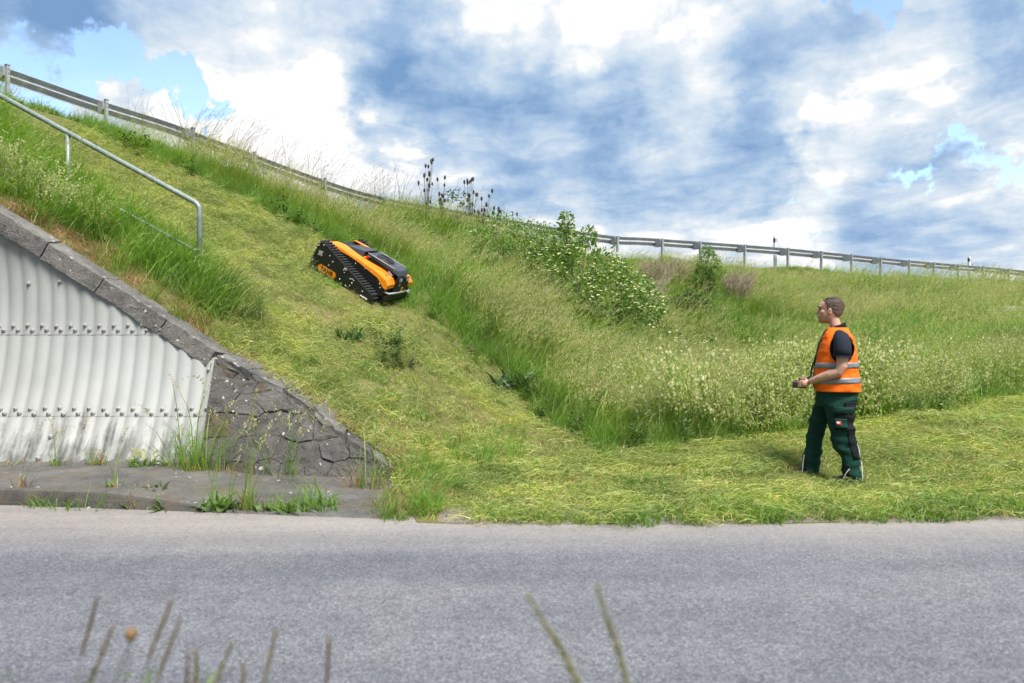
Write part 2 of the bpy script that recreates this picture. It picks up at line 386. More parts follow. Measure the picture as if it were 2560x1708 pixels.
def asphalt():
    m, nt, N, L, b = new_mat('asphalt'); p = world_pos(nt)
    big = noise_n(nt, p, .55, 4, .5, .4); mid = noise_n(nt, p, 5.0, 5, .6)
    vo = ndm(nt, 'ShaderNodeTexVoronoi', {'Scale': 120.0, 'Randomness': 1.0}); L.new(p, vo.inputs['Vector'])
    vo2 = ndm(nt, 'ShaderNodeTexVoronoi', {'Scale': 55.0, 'Randomness': 1.0}); L.new(p, vo2.inputs['Vector'])
    sepc = nt.nodes.new('ShaderNodeSeparateColor'); L.new(vo.outputs['Color'], sepc.inputs[0])
    sepd = nt.nodes.new('ShaderNodeSeparateColor'); L.new(vo2.outputs['Color'], sepd.inputs[0])
    st = ramp_n(nt, sepc.outputs[0], [(.0, (.09, .092, .102)), (.45, (.165, .167, .18)), (.8, (.235, .235, .25)), (1, (.37, .365, .365))])
    st2 = ramp_n(nt, sepd.outputs[0], [(.0, (.12, .122, .134)), (.5, (.18, .181, .192)), (1, (.26, .26, .27))])
    c = mix_n(nt, .4, st, st2)
    gap = ndm(nt, 'ShaderNodeMapRange', {0: vo.outputs['Distance'], 1: .35, 2: .75, 3: 1.05, 4: .7}).outputs[0]
    c = mix_n(nt, 1.0, c, gap, 'MULTIPLY')
    tone = ramp_n(nt, big, [(.3, (.72, .735, .79)), (.5, (.82, .83, .875)), (.7, (.93, .92, .905))])
    c = mix_n(nt, 1.0, c, tone, 'MULTIPLY')
    c = mix_n(nt, 1.0, c, ramp_n(nt, mid, [(.3, (.9, .9, .9)), (.7, (1.1, 1.1, 1.1))]), 'MULTIPLY')
    # pale dust and sand gathered along the far edge of the lane
    sp = nt.nodes.new('ShaderNodeSeparateXYZ'); L.new(p, sp.inputs[0])
    ed = math_n(nt, 'ADD', sp.outputs[1], math_n(nt, 'MULTIPLY', math_n(nt, 'SUBTRACT', big, .5), .5))
    fine_n = noise_n(nt, p, 40, 4, .6)
    dust = ndm(nt, 'ShaderNodeMapRange', {0: ed, 1: 4.35, 2: 5.15, 3: 0.0, 4: .85}).outputs[0]
    c = mix_n(nt, math_n(nt, 'MULTIPLY', dust, ndm(nt, 'ShaderNodeMapRange', {0: fine_n, 1: .3, 2: .6, 3: .45, 4: 1.0}).outputs[0]), c, (.31, .28, .25))
    trk = nt.nodes.new('ShaderNodeMapping'); L.new(p, trk.inputs['Vector']); trk.inputs['Scale'].default_value = (.12, 1.5, 1.0)
    c = mix_n(nt, 1.0, c, ramp_n(nt, noise_n(nt, trk.outputs[0], 1.4, 4, .55), [(.36, (.88, .88, .89)), (.5, (1, 1, 1)), (.64, (1.10, 1.09, 1.07))]), 'MULTIPLY')
    spot = ndm(nt, 'ShaderNodeMapRange', {0: noise_n(nt, p, 2.3, 3, .5), 1: .66, 2: .74, 3: 0.0, 4: .35}).outputs[0]
    c = mix_n(nt, spot, c, (.07, .07, .075))
    L.new(c, b.inputs['Base Color']); b.inputs['Roughness'].default_value = .88; b.inputs['Specular IOR Level'].default_value = .3
    h = math_n(nt, 'ADD', math_n(nt, 'MULTIPLY', vo.outputs['Distance'], -1.0), math_n(nt, 'MULTIPLY', vo2.outputs['Distance'], -.6))
    bump_n(nt, b, h, .55, .006)
    return m
M_ASPH = asphalt()
xr = np.r_[np.linspace(-60, -8, 14), np.linspace(-7.5, 10, 90), np.linspace(11, 88, 30)]
tr = np.linspace(0, 1, 14)
X, T = np.meshgrid(xr, tr)
near = np.interp(xr, [-60, -8, 0, 8, 20, 40, 90], [2.35, 2.35, 2.15, 2.2, 2.9, 6, 17])
far = road_edge(xr) + .16 + .03*np.sin(xr*5.1)+.02*np.sin(xr*13.7)
Y = near[None]*(1-T)+far[None]*T
road = link('road', grid_mesh('road', X, Y, .008+0*X+.012*np.sin(T*math.pi), M_ASPH)); tag(road, 'grey asphalt lane running into the tunnel', 'road', kind='structure')

def ground_sheet():
    xs = np.r_[np.linspace(-600, -40, 10), np.linspace(-30, 30, 40), np.linspace(40, 600, 10)]
    ys = np.r_[np.linspace(-600, -40, 10), np.linspace(-30, 30, 40), np.linspace(40, 900, 12)]
    X, Y = np.meshgrid(xs, ys)
    Z = -.05+0*X
    return link('ground', grid_mesh('ground', X, Y, Z, M_SOIL))
tag(ground_sheet(), 'flat soil ground around the lane', 'ground', kind='structure')
# verge on the camera's side of the lane
X, T = np.meshgrid(np.linspace(-1.0, 60, 90), np.linspace(0, 1, 30))
nearv = np.interp(np.linspace(-1.0, 60, 90), [-1, 8, 20, 40, 60], [2.2, 2.25, 2.95, 6.05, 10.5])
Y = -14*(1-T)+nearv[None]*T
tag(link('verge', grid_mesh('verge', X, Y, .004+.05*np.clip((nearv[None]-Y)/1.0, 0, 1)*(.7+.3*np.sin(X*2+Y)), M_SOIL)), 'narrow soil verge on the near side of the lane', 'verge', kind='structure')
# embankment flank on the camera's side of the tunnel
xs2 = np.linspace(-60, -1.2, 70); t2 = np.linspace(0, 1, 30)
X, T = np.meshgrid(xs2, t2)
Z = np.minimum(np.where(X < -3.1, z_slope(X)-.06, np.interp(X, [-3.1, -1.2], [1.19, .03])), 6.55)
rr = RT+.30
y0 = YC-np.where(X > -3.15, np.interp(X, [-3.15, -1.2], [3.65, 2.9]), np.sqrt(np.maximum(rr*rr-(np.maximum(z_slope(X), ZC)-ZC)**2, 0)))
Y = y0-T*40
Z = Z + lump(X, Y)*np.clip(T*20, 0, 1)
tag(link('near_embankment', grid_mesh('near_embankment', X, Y, Z, M_SOIL)), 'embankment slope on the near side of the tunnel mouth', 'slope', kind='structure')
# ------------------------------------------------------------------ tunnel
def plate_mat():
    m, nt, N, L, b = new_mat('painted_steel'); p = world_pos(nt)
    sp = nt.nodes.new('ShaderNodeSeparateXYZ'); L.new(p, sp.inputs[0])
    st = nt.nodes.new('ShaderNodeMapping'); L.new(p, st.inputs['Vector']); st.inputs['Scale'].default_value = (9, 2.0, .9)
    streak = noise_n(nt, st.outputs[0], 1.5, 6, .65, .3)
    blot = noise_n(nt, p, 6.0, 7, .7)
    cloudy = noise_n(nt, p, 1.4, 5, .6)
    c = ramp_n(nt, cloudy, [(.3, (.31, .32, .308)), (.7, (.385, .395, .38))])
    # soot and algae washed up from the foot of the wall
    low = ndm(nt, 'ShaderNodeMapRange', {0: sp.outputs[2], 1: 0.05, 2: .95, 3: .85, 4: 0.0}).outputs[0]
    dirt = math_n(nt, 'ADD', math_n(nt, 'MULTIPLY', streak, .75), math_n(nt, 'MULTIPLY', blot, .45))
    dm = ndm(nt, 'ShaderNodeMapRange', {0: math_n(nt, 'ADD', dirt, math_n(nt, 'MULTIPLY', low, .52)), 1: .80, 2: 1.0}).outputs[0]
    c = mix_n(nt, math_n(nt, 'MULTIPLY', dm, .85), c, (.075, .073, .066))
    rust = ndm(nt, 'ShaderNodeMapRange', {0: noise_n(nt, p, 23, 5, .7), 1: .70, 2: .76}).outputs[0]
    c = mix_n(nt, math_n(nt, 'MULTIPLY', rust, .5), c, (.22, .14, .08))
    L.new(c, b.inputs['Base Color']); b.inputs['Roughness'].default_value = .55; b.inputs['Metallic'].default_value = 0
    bump_n(nt, b, noise_n(nt, p, 30, 4, .6), .12, .004)
    return m
M_PLATE = plate_mat()
M_BOLT = simple('galvanised_bolt', (.46, .45, .43), .45, .4, .3, 40)

tun = empty('tunnel', (-3.1, YC, 0)); tag(tun, 'white corrugated steel tunnel wall with rows of bolts beside the lane', 'tunnel')
TI = Matrix.Translation((3.1, -YC, 0))
PITCH = .1525
def wall_r(x): return .012-.024*abs(math.sin(math.pi*(x+3.1)/PITCH))**.85
def plate(x0, x1, f0, f1, dr, fine):
    mb = MB(); nx = max(2, int((x1-x0)/(.019 if fine else .4))); nf = max(2, int((f1-f0)/(1.6 if fine else 6)))
    gx = [x0+(x1-x0)*i/nx for i in range(nx+1)]; gf = [f0+(f1-f0)*j/nf for j in range(nf+1)]
    vid = {}
    def P(i, j):
        if (i, j) not in vid:
            a = R(gf[j]); r = RT+dr+(wall_r(gx[i]) if fine else 0)
            vid[(i, j)] = len(mb.v); mb.add([(gx[i]+3.1, r*math.cos(a), ZC+r*math.sin(a))], [])
        return vid[(i, j)]
    for i in range(nx):
        for j in range(nf):
            zc = ZC+RT*math.sin(R((gf[j]+gf[j+1])/2))
            if (gx[i]+gx[i+1])/2 > min(-3.09, x_slope(zc)-.06): continue
            mb.f.append((P(i, j), P(i+1, j), P(i+1, j+1), P(i, j+1))); mb.m.append(0)
    if not mb.f: return
    o = mb.build('wall_plate', M_PLATE, tun, smooth=True, fix=False)
rows = [(-34, -19.4), (-19.4, -4.7), (-4.7, 10), (10, 40), (40, 90), (90, 140), (140, 190), (190, 214)]
for k, (f0, f1) in enumerate(rows):
    fine = k < 4
    cuts = {0: [-3.08, -4.655, -7.0], 1: [-3.08, -5.4, -7.0], 2: [-3.08, -5.9, -7.6], 3: [-3.08, -5.0, -8.4]}.get(k, [-3.08, -9.5])
    for a, b in zip(cuts[:-1], cuts[1:]):
        plate(b-(.03 if fine else 0), a, f0-(1.2 if k else 0), f1, -.004*(k % 3), fine)
    plate(-42, cuts[-1], f0, f1, -.004*(k % 3), False)
bolt_me = None
def bolt_mesh():
    mb = MB()
    for r0, h0, r1, h1, n in ((.021, 0, .019, .007, 10), (.014, .007, .012, .02, 6), (.007, .02, .006, .03, 6)):
        mb.add([(r0*math.cos(2*math.pi*i/n), r0*math.sin(2*math.pi*i/n), h0) for i in range(n)]+[(r1*math.cos(2*math.pi*i/n), r1*math.sin(2*math.pi*i/n), h1) for i in range(n)],
               [(i, (i+1) % n, n+(i+1) % n, n+i) for i in range(n)]+[tuple(n+i for i in range(n))])
    return mb.mesh('bolt', M_BOLT)
bolt_me = bolt_mesh()
def put_bolt(x, z):
    a = math.asin((z-ZC)/RT); r = RT+wall_r(x)-.009
    if x > x_slope(z)-.1 or x > -3.12: return
    o = link('bolt', bolt_me, tun)
    o.location = (x+3.1, r*math.cos(a), ZC+r*math.sin(a)); o.scale = (1.1, 1.1, 1.1)
    o.rotation_euler = Vector((0, -math.cos(a), -math.sin(a))).to_track_quat('Z', 'Y').to_euler()
for zr in (.655, 1.525):
    for k in range(24):
        x = -3.1-.04-PITCH*k
        put_bolt(x-.034, zr+.024+random.uniform(-.006, .006)); put_bolt(x+.010, zr-.024+random.uniform(-.006, .006))
for x, z in ((-3.2, 1.08), (-4.82, 2.02), (-4.72, .40), (-4.79, .2), (-5.15, 2.0), (-5.5, 2.46), (-5.9, 2.45)): put_bolt(x, z)

def concrete(name, dark, light, lichen=.5, soil=0.0, scale=1.0):
    m, nt, N, L, b = new_mat(name); p = world_pos(nt)
    n1 = noise_n(nt, p, 2.2*scale, 7, .65); n2 = noise_n(nt, p, 13*scale, 7, .7); n3 = noise_n(nt, p, 75, 5, .6)
    f = math_n(nt, 'ADD', math_n(nt, 'MULTIPLY', n1, .6), math_n(nt, 'MULTIPLY', n2, .4))
    mid = tuple((a+c)/2 for a, c in zip(dark, light))
    c = ramp_n(nt, f, [(.36, dark), (.5, mid), (.64, light)])
    c = mix_n(nt, .35, c, ramp_n(nt, n3, [(.3, tuple(k*.5 for k in dark)), (.7, light)]))
    vo = ndm(nt, 'ShaderNodeTexVoronoi', {'Scale': 17.0, 'Randomness': 1.0})
    wv = nt.nodes.new('ShaderNodeVectorMath'); wv.operation = 'ADD'; L.new(p, wv.inputs[0])
    nz = ndm(nt, 'ShaderNodeTexNoise', {'Scale': 40.0}); L.new(p, nz.inputs['Vector'])
    sc = nt.nodes.new('ShaderNodeVectorMath'); sc.operation = 'SCALE'; L.new(nz.outputs['Color'], sc.inputs[0]); sc.inputs['Scale'].default_value = .03
    L.new(sc.outputs[0], wv.inputs[1]); L.new(wv.outputs[0], vo.inputs['Vector'])
    sepc = nt.nodes.new('ShaderNodeSeparateColor'); L.new(vo.outputs['Color'], sepc.inputs[0])
    rad = ndm(nt, 'ShaderNodeMapRange', {0: sepc.outputs[0], 1: 1-lichen*.5, 2: 1.0, 3: 0.0, 4: .36}).outputs[0]
    clump = ndm(nt, 'ShaderNodeMapRange', {0: noise_n(nt, p, 2.6, 3, .5), 1: .45, 2: .6}).outputs[0]
    sp = math_n(nt, 'MULTIPLY', math_n(nt, 'LESS_THAN', vo.outputs['Distance'], math_n(nt, 'MULTIPLY', rad, clump)), .85)
    c = mix_n(nt, sp, c, (.52, .52, .48))
    if soil:
        c = mix_n(nt, math_n(nt, 'MULTIPLY', ndm(nt, 'ShaderNodeMapRange', {0: noise_n(nt, p, 3.1, 6, .7), 1: .5, 2: .68}).outputs[0], soil), c, (.16, .12, .075))
    L.new(c, b.inputs['Base Color']); b.inputs['Roughness'].default_value = .92; b.inputs['Specular IOR Level'].default_value = .25
    bump_n(nt, b, math_n(nt, 'ADD', n2, math_n(nt, 'MULTIPLY', n3, .5)), .9, .03)
    return m
M_COPE = concrete('weathered_concrete', (.035, .035, .037), (.30, .285, .26), .95)
M_STONE = concrete('dark_stone', (.03, .03, .032), (.19, .178, .165), .8)
M_STONE2 = concrete('brown_stone', (.055, .046, .036), (.165, .135, .10), .25)
M_MORTAR = concrete('mortar', (.04, .039, .037), (.17, .16, .145), .3)
M_APRON = concrete('pavement_concrete', (.05, .049, .047), (.21, .20, .185), .7, .75)

M_KERB = concrete('stained_kerb', (.035, .034, .031), (.12, .112, .10), .2, .4)
def roughen(o, amp, scale, keep=None):
    for v in o.data.vertices:
        q = o.matrix_basis @ v.co
        d = mnoise.noise_vector(Vector(q)*scale)*amp + mnoise.noise_vector(Vector(q)*scale*3.3)*amp*.4
        v.co += d
def densify(o, cuts):
    bm = bmesh.new(); bm.from_mesh(o.data)
    bmesh.ops.subdivide_edges(bm, edges=bm.edges, cuts=cuts, use_grid_fill=True); bm.to_mesh(o.data); bm.free()

# sloping concrete coping round the tunnel mouth
cop = empty('tunnel_coping', (x_slope(1.27), YC, 1.27)); tag(cop, 'sloping weathered concrete coping of separate blocks capping the corrugated tunnel', 'coping')
nS = Vector((.5478, 0, .8366))
def cp(r, f, dn=0.0):
    z = ZC+r*math.sin(R(f)); v = Vector((x_slope(z), YC+r*math.cos(R(f)), z)) - nS*dn
    return v - cop.location
f = -8.9; zs = [1.27, 1.62, 2.06, 2.43, 2.88, 3.3, 3.75, 4.2]
fl = [math.degrees(math.asin((z-ZC)/RT)) for z in zs] + [60, 75, 90, 105, 120, 135, 150, 165, 178, 188.9]
for a, b in zip(fl[:-1], fl[1:]):
    mb = MB(); n = 6; gap = .05
    th = random.uniform(-.006, .006); ring = []
    for i in range(n+1):
        ff = a+gap+(b-a-2*gap)*i/n
        ring += [cp(RT-.045, ff, th), cp(RT+.34, ff, th+.01), cp(RT+.34, ff, .2), cp(RT-.045, ff, .19+th)]
    fs = [(i*4+j, i*4+(j+1) % 4, (i+1)*4+(j+1) % 4, (i+1)*4+j) for i in range(n) for j in range(4)] + [(0, 1, 2, 3), tuple(4*n+3-j for j in range(4))]
    mb.add(ring, fs); o = mb.build('coping_block', M_COPE, cop)
    densify(o, 3); roughen(o, .013, 8); add_bevel(o, .006, 2)

# ------------------------------------------------------------------ stone wing wall
WT = [(-3.12, 1.25), (-2.56, .995), (-2.32, .867), (-2.05, .72), (-1.745, .47), (-1.38, .27), (-1.18, .13), (-1.02, .03)]
def wz(x): return float(np.interp(x, [a for a, _ in WT], [b for _, b in WT]))
def wy(z): return 6.75+.35*z
wing = empty('wing_wall', (-2.2, 6.9, 0)); tag(wing, 'dark rough stone retaining wall stepping down beside the tunnel mouth', 'wall')
def WL(x, y, z): return Vector((x+2.2, y-6.9, z))
mb = MB()
for i, (x, z) in enumerate(WT):
    zz = max(z-.05, .0)
    mb.add([WL(x, wy(-.3)+.001, -.3), WL(x, wy(zz)+.001, zz), WL(x, 7.5, zz), WL(x, 7.5, -.3)], [])
n = len(WT)
mb.f += [(i*4+j, i*4+(j+1) % 4, (i+1)*4+(j+1) % 4, (i+1)*4+j) for i in range(n-1) for j in range(4)] + [(0, 1, 2, 3), tuple(4*(n-1)+3-j for j in range(4))]
mb.m += [0]*len(mb.f)
o = mb.build('mortar_core', M_MORTAR, wing); densify(o, 4); roughen(o, .009, 12)
rs = random.Random(11)
def stone_piece(poly, depth, mat):
    """poly: list of (x,z) on the wall face"""
    cx = sum(p[0] for p in poly)/len(poly); cz = sum(p[1] for p in poly)/len(poly)
    # extra vertices on the outline for a broken edge
    out = []
    for i, (x, z) in enumerate(poly):
        x2, z2 = poly[(i+1) % len(poly)]
        out.append((x, z)); L_ = math.hypot(x2-x, z2-z)
        for k in range(1, max(2, int(L_/.09))):
            t = k/max(2, int(L_/.09)); out.append((x+(x2-x)*t+rs.uniform(-.012, .012), z+(z2-z)*t+rs.uniform(-.012, .012)))
    n = len(out); vs = []
    tilt_x, tilt_z = rs.uniform(-.08, .08), rs.uniform(-.08, .08)
    for sc_, d in ((1, .06), (1, -depth*.75), (.965, -depth), (.5, -depth*1.1)):
        for x, z in out:
            xx = cx+(x-cx)*sc_; zz = cz+(z-cz)*sc_
            jit = rs.uniform(-.006, .006) if d < 0 else 0
            vs.append(WL(xx, wy(zz)+d+jit+((xx-cx)*tilt_x+(zz-cz)*tilt_z if d < 0 else 0), zz))
    vs.append(WL(cx, wy(cz)-depth*1.3, cz))
    fs = [(l*n+i, l*n+(i+1) % n, (l+1)*n+(i+1) % n, (l+1)*n+i) for l in range(3) for i in range(n)] + [(3*n+i, 3*n+(i+1) % n, 4*n) for i in range(n)]
    m = MB(); m.add(vs, fs); return m.build('stone', mat, wing, smooth=False)
def clip_half(poly, p, n):
    out = []
    for i in range(len(poly)):
        a, b = poly[i], poly[(i+1) % len(poly)]
        da = (a[0]-p[0])*n[0]+(a[1]-p[1])*n[1]; db = (b[0]-p[0])*n[0]+(b[1]-p[1])*n[1]
        if da <= 0: out.append(a)
        if (da < 0) != (db < 0) and abs(da-db) > 1e-9:
            t = da/(da-db); out.append((a[0]+(b[0]-a[0])*t, a[1]+(b[1]-a[1])*t))
    return out
seeds = []
for r_, zz in enumerate((.09, .30, .52, .75, .97, 1.15)):
    x = -3.02+rs.uniform(-.05, .08)
    while x < -1.0:
        if wz(x) > zz-.06: seeds.append((x, zz+rs.uniform(-.05, .05)))
        x += rs.uniform(.19, .34)
for i, c in enumerate(seeds):
    poly = [(-3.115, -.03), (-1.0, -.03), (-1.0, 1.3), (-3.115, 1.3)]
    for j, q in enumerate(seeds):
        if j == i: continue
        # courses lie nearly flat: vertical distances count for more
        n_ = (q[0]-c[0], (q[1]-c[1])*2.1); poly = clip_half(poly, ((c[0]+q[0])/2, (c[1]+q[1])/2), n_)
        if len(poly) < 3: break
    for (xa_, za_), (xb_, zb_) in zip(WT[:-1], WT[1:]):
        if len(poly) >= 3 and xb_ > min(p[0] for p in poly)-.0 and xa_ < max(p[0] for p in poly)+.0: poly = clip_half(poly, (xa_, za_-.05), (-(zb_-za_), xb_-xa_))
    if len(poly) < 3: continue
    cx = sum(p[0] for p in poly)/len(poly); cz = sum(p[1] for p in poly)/len(poly)
    w_ = max(p[0] for p in poly)-min(p[0] for p in poly); h_ = max(p[1] for p in poly)-min(p[1] for p in poly)
    if w_ < .07 or h_ < .05: continue
    poly = [(cx+(x-cx)*(1-.007/w_), cz+(z-cz)*(1-.007/h_)) for x, z in poly]
    stone_piece(poly, rs.uniform(.003, .022), M_STONE2 if rs.random() < .2 and cx < -2.2 else M_STONE)
# slabs along the top of the wing wall
cut = [-3.10, -2.72, -2.36, -2.02, -1.70, -1.40, -1.16]
for a, b in zip(cut[:-1], cut[1:]):
    mb = MB(); za, zb = wz(a), wz(b); th = rs.uniform(.075, .11); ya, yb = wy(za)-rs.uniform(.02, .06), wy(zb)-rs.uniform(.02, .06)
    g = .012; za += rs.uniform(-.015, .02); zb += rs.uniform(-.015, .02); w = .42 + .1*rs.random()
    if b > -1.5: w = .36
    vs = [WL(a+g, ya, za-th), WL(b-g, yb, zb-th), WL(b-g, yb+w, zb-th), WL(a+g, ya+w, za-th), WL(a+g, ya, za), WL(b-g, yb, zb), WL(b-g, yb+w, zb+.02), WL(a+g, ya+w, za+.02)]
    mb.add(vs, [(0, 3, 2, 1), (4, 5, 6, 7), (0, 1, 5, 4), (1, 2, 6, 5), (2, 3, 7, 6), (3, 0, 4, 7)])
    o = mb.build('coping_slab', M_COPE if rs.random() < .6 else M_STONE, wing); densify(o, 4); roughen(o, .03, 9); add_bevel(o, .008, 2)

# ------------------------------------------------------------------ raised pavement with kerb face
xa = np.r_[np.linspace(-40, -7, 12), np.linspace(-6.5, -.75, 110)]
ta = np.r_[0, .02, .05, .08, .12, np.linspace(.2, 1.0, 22)]
X, T = np.meshgrid(xa, ta)
E = road_edge(X)+.05
WY = np.interp(X, [-3.1, -1.1], [6.92, 6.85])
WY = np.where(X > -1.1, np.interp(X, [-1.1, -.75], [6.85, 6.0]), WY)
Y = E+(WY-E)*T
hk = np.interp(X, [-3.35, -2.9, -2.4, -1.0, -.75], [.125, .085, .03, .02, .005])
prof = np.interp(T, [0, .02, .05, .08, .12, 1], [-.02, .88, .985, 1.0, 1.0, 1.0])
Z = hk*prof + np.where(T > .1, (T-.1)*.03*np.clip((-1.2-X), 0, 1), 0)
crk = np.array([mnoise.noise(Vector((x*3, y*3, 0))) for x, y in zip(X.ravel(), Y.ravel())]).reshape(X.shape)
Z = Z + crk*.022*np.clip((X+4.5)/2, .15, 1)*np.where(T > .1, 1, 0) + np.where(T == 0, -.02, 0)
# cement haunch along the foot of the wall
Z = Z + .05*np.clip((T-.9)/.1, 0, 1)**2
pav = link('pavement', grid_mesh('pavement', X, Y, np.maximum(Z, -.02), M_APRON)); pav.data.materials.append(M_KERB); ncol = X.shape[1]-1; pav.data.polygons.foreach_set('material_index', [1 if i < 2*ncol and xa[i % ncol] < -2.3 else 0 for i in range(len(pav.data.polygons))]); tag(pav, 'raised concrete pavement with a rounded kerb below the tunnel wall', 'pavement', kind='structure')

# strip of bare sandy soil where the lane meets the verge
M_SAND = concrete('sandy_soil', (.17, .14, .105), (.36, .32, .27), .25, .35, 2.0)
xs_ = np.linspace(-.68, 40, 300); ts_ = np.linspace(0, 1, 9); X, T = np.meshgrid(xs_, ts_)
Y = road_edge(X)-.05-.05*np.sin(X*3.1)*np.sin(X*7.7)+T*.42
Z = np.where(Y > road_edge(X), np.maximum(ground_z(X, np.maximum(Y, road_edge(X))), .012), .012)+.006+.012*np.clip((Y-road_edge(X)-.1)/.2, 0, 1)
Z = np.where(T == 0, -.02, Z); Z = np.where(T == ts_[1], .0125, Z); Z = np.where(X < -.67, -.02, Z)
tag(link('dirt_strip', grid_mesh('dirt_strip', X, Y, Z, M_SAND)), 'bare sandy strip along the far edge of the lane', 'soil', kind='structure')
# ------------------------------------------------------------------ crash barrier
def galv(name, col=(.36, .37, .37), rough=.42, metal=.55):
    m, nt, N, L, b = new_mat(name); p = obj_pos(nt)
    n = noise_n(nt, p, 5, 6, .65); v = ndm(nt, 'ShaderNodeTexVoronoi', {'Scale': 60.0}); L.new(p, v.inputs['Vector'])
    c = ramp_n(nt, n, [(.3, tuple(k*.75 for k in col)), (.7, tuple(k*1.15 for k in col))])
    c = mix_n(nt, .15, c, v.outputs['Color'], 'SOFT_LIGHT')
    L.new(c, b.inputs['Base Color']); b.inputs['Metallic'].default_value = metal; b.inputs['Roughness'].default_value = rough
    return m
M_GALV = galv('galvanised_steel', (.40, .415, .44), .5, .35)
crest = [Vector(c) for c in CREST[1:]]
def path_sample(pts, step, start=0.0):
    d = [0]
    for a, b in zip(pts[:-1], pts[1:]): d.append(d[-1]+(b-a).length)
    def cat(i, t):
        p0, p1, p2, p3 = (pts[max(i-1, 0)], pts[i], pts[min(i+1, len(pts)-1)], pts[min(i+2, len(pts)-1)])
        return .5*((2*p1)+(p2-p0)*t+(2*p0-5*p1+4*p2-p3)*t*t+(3*p1-p0-3*p2+p3)*t**3)
    out = []; s = start
    while s < d[-1]:
        i = max(k for k in range(len(d)-1) if d[k] <= s+1e-9); out.append(cat(i, (s-d[i])/(d[i+1]-d[i]))); s += step
    return out
s0 = (crest[1]-crest[0]).length
fine = path_sample(crest, .25, s0-4.0)
_f2 = []
for i_, p_ in enumerate(fine):
    t_ = (fine[min(i_+1, len(fine)-1)]-fine[max(i_-1, 0)]).normalized(); _f2.append(p_-Vector((-t_.y, t_.x, 0)).normalized()*.32+Vector((0, 0, .03)))
fine = _f2
rail = empty('guardrail', tuple(fine[16])); tag(rail, 'galvanised steel crash barrier along the top of the embankment', 'guardrail')
RL = rail.location
def rframe(i):
    a, b = fine[max(i-1, 0)], fine[min(i+1, len(fine)-1)]
    t = (b-a).normalized(); n = Vector((-t.y, t.x, 0)).normalized(); return t, n
W_PROF = [(.0, .0), (.012, .012), (.070, .045), (.081, .062), (.081, .085), (.070, .102), (.010, .135), (.0, .150), (.0, .160), (.010, .175), (.070, .208), (.081, .225), (.081, .248), (.070, .265), (.012, .298), (.0, .31)]
post_me = None
mbp = MB()
mbp.prism([(-.05, -.028), (.05, -.028), (.05, -.016), (-.038, -.016), (-.038, .016), (.05, .016), (.05, .028), (-.05, .028)], -.5, .68, 'z')
post_me = mbp.mesh('post', M_GALV)
mbs = MB()   # spacer bracket between post and beam
mbs.prism([(.03, .47), (.10, .43), (.34, .43), (.36, .45), (.36, .66), (.34, .68), (.10, .68), (.03, .64)], -.06, .06, 'y')
mbs.box((.0, 0, .685), (.12, .09, .012))
spacer_me = mbs.mesh('spacer', M_GALV)
bh = MB(); bh.ellipsoid((0, 0, 0), (.018, .018, .012), 8, 5); bolt_s = bh.mesh('bolt', M_GALV)
OFF = .36
for i in range(0, len(fine)-1, 8):
    p = fine[i]; t, n = rframe(i); rz = math.atan2(n.y, n.x)
    po = link('post', post_me, rail); po.location = p-RL; po.rotation_euler = (0, 0, rz)
    so = link('spacer', spacer_me, rail); so.location = p-RL; so.rotation_euler = (0, 0, rz)
    for dz in (.52, .6):
        bo = link('bolt', bolt_s, rail); bo.location = p-RL+Vector((0, 0, dz))-n*.05
for i in range(0, len(fine)-17, 16):
    mb = MB(); ids = list(range(i, i+18)) if i+18 < len(fine) else list(range(i, len(fine)))
    k = len(W_PROF)
    for q, j in enumerate(ids):
        t, n = rframe(j); sh = .006 if q == 0 else 0
        for d, z in W_PROF: mb.add([fine[j]-RL+n*(OFF+d+sh)+Vector((0, 0, .44+z))], [])
    mb.f = [(q*k+j, q*k+j+1, (q+1)*k+j+1, (q+1)*k+j) for q in range(len(ids)-1) for j in range(k-1)]; mb.m = [0]*len(mb.f)
    o = mb.build('beam', M_GALV, rail, smooth=False, fix=False)
    sm = o.modifiers.new('thick', 'SOLIDIFY'); sm.thickness = .004
    # small marker studs on the beam
    if i < 200:
        t, n = rframe(i+8); bo = link('reflector', bolt_s, rail); bo.location = fine[i+8]-RL+n*(OFF+.005)+Vector((0, 0, .6)); bo.scale = (1.6, 1.6, 2)

M_WHITE = simple('white_plastic', (.72, .73, .72), .5, 0, .08)
M_BLACKP = simple('black_plastic', (.02, .02, .022), .5, 0, .2)
def delineator(px, label):
    j = min(range(len(fine)), key=lambda q: abs(1280+1707*fine[q].x/fine[q].y-px))
    t, n = rframe(j); p = fine[j]+n*(.65)
    o = empty('delineator_post', tuple(p-Vector((0, 0, .3))), (0, 0, math.atan2(t.y, t.x)))
    mb = MB(); mb.prism([(-.06, -.05), (.06, -.05), (.045, .05), (-.045, .05)], 0, 1.55, 'z'); mb.build('body', M_WHITE, o, bevel=.008)
    mb = MB(); mb.prism([(-.0625, -.0525), (.0625, -.0525), (.0475, .0525), (-.0475, .0525)], 1.30, 1.46, 'z'); mb.build('band', M_BLACKP, o)
    mb = MB(); mb.box((0, -.056, 1.38), (.05, .006, .16)); mb.build('reflector', M_WHITE, o)
    tag(o, label, 'marker post', 'delineator posts behind the crash barrier')
delineator(1973, 'white roadside delineator post rising over the barrier above the brown dead bushes and the man')
delineator(2456, 'white roadside delineator post rising over the barrier above the distant grey path')

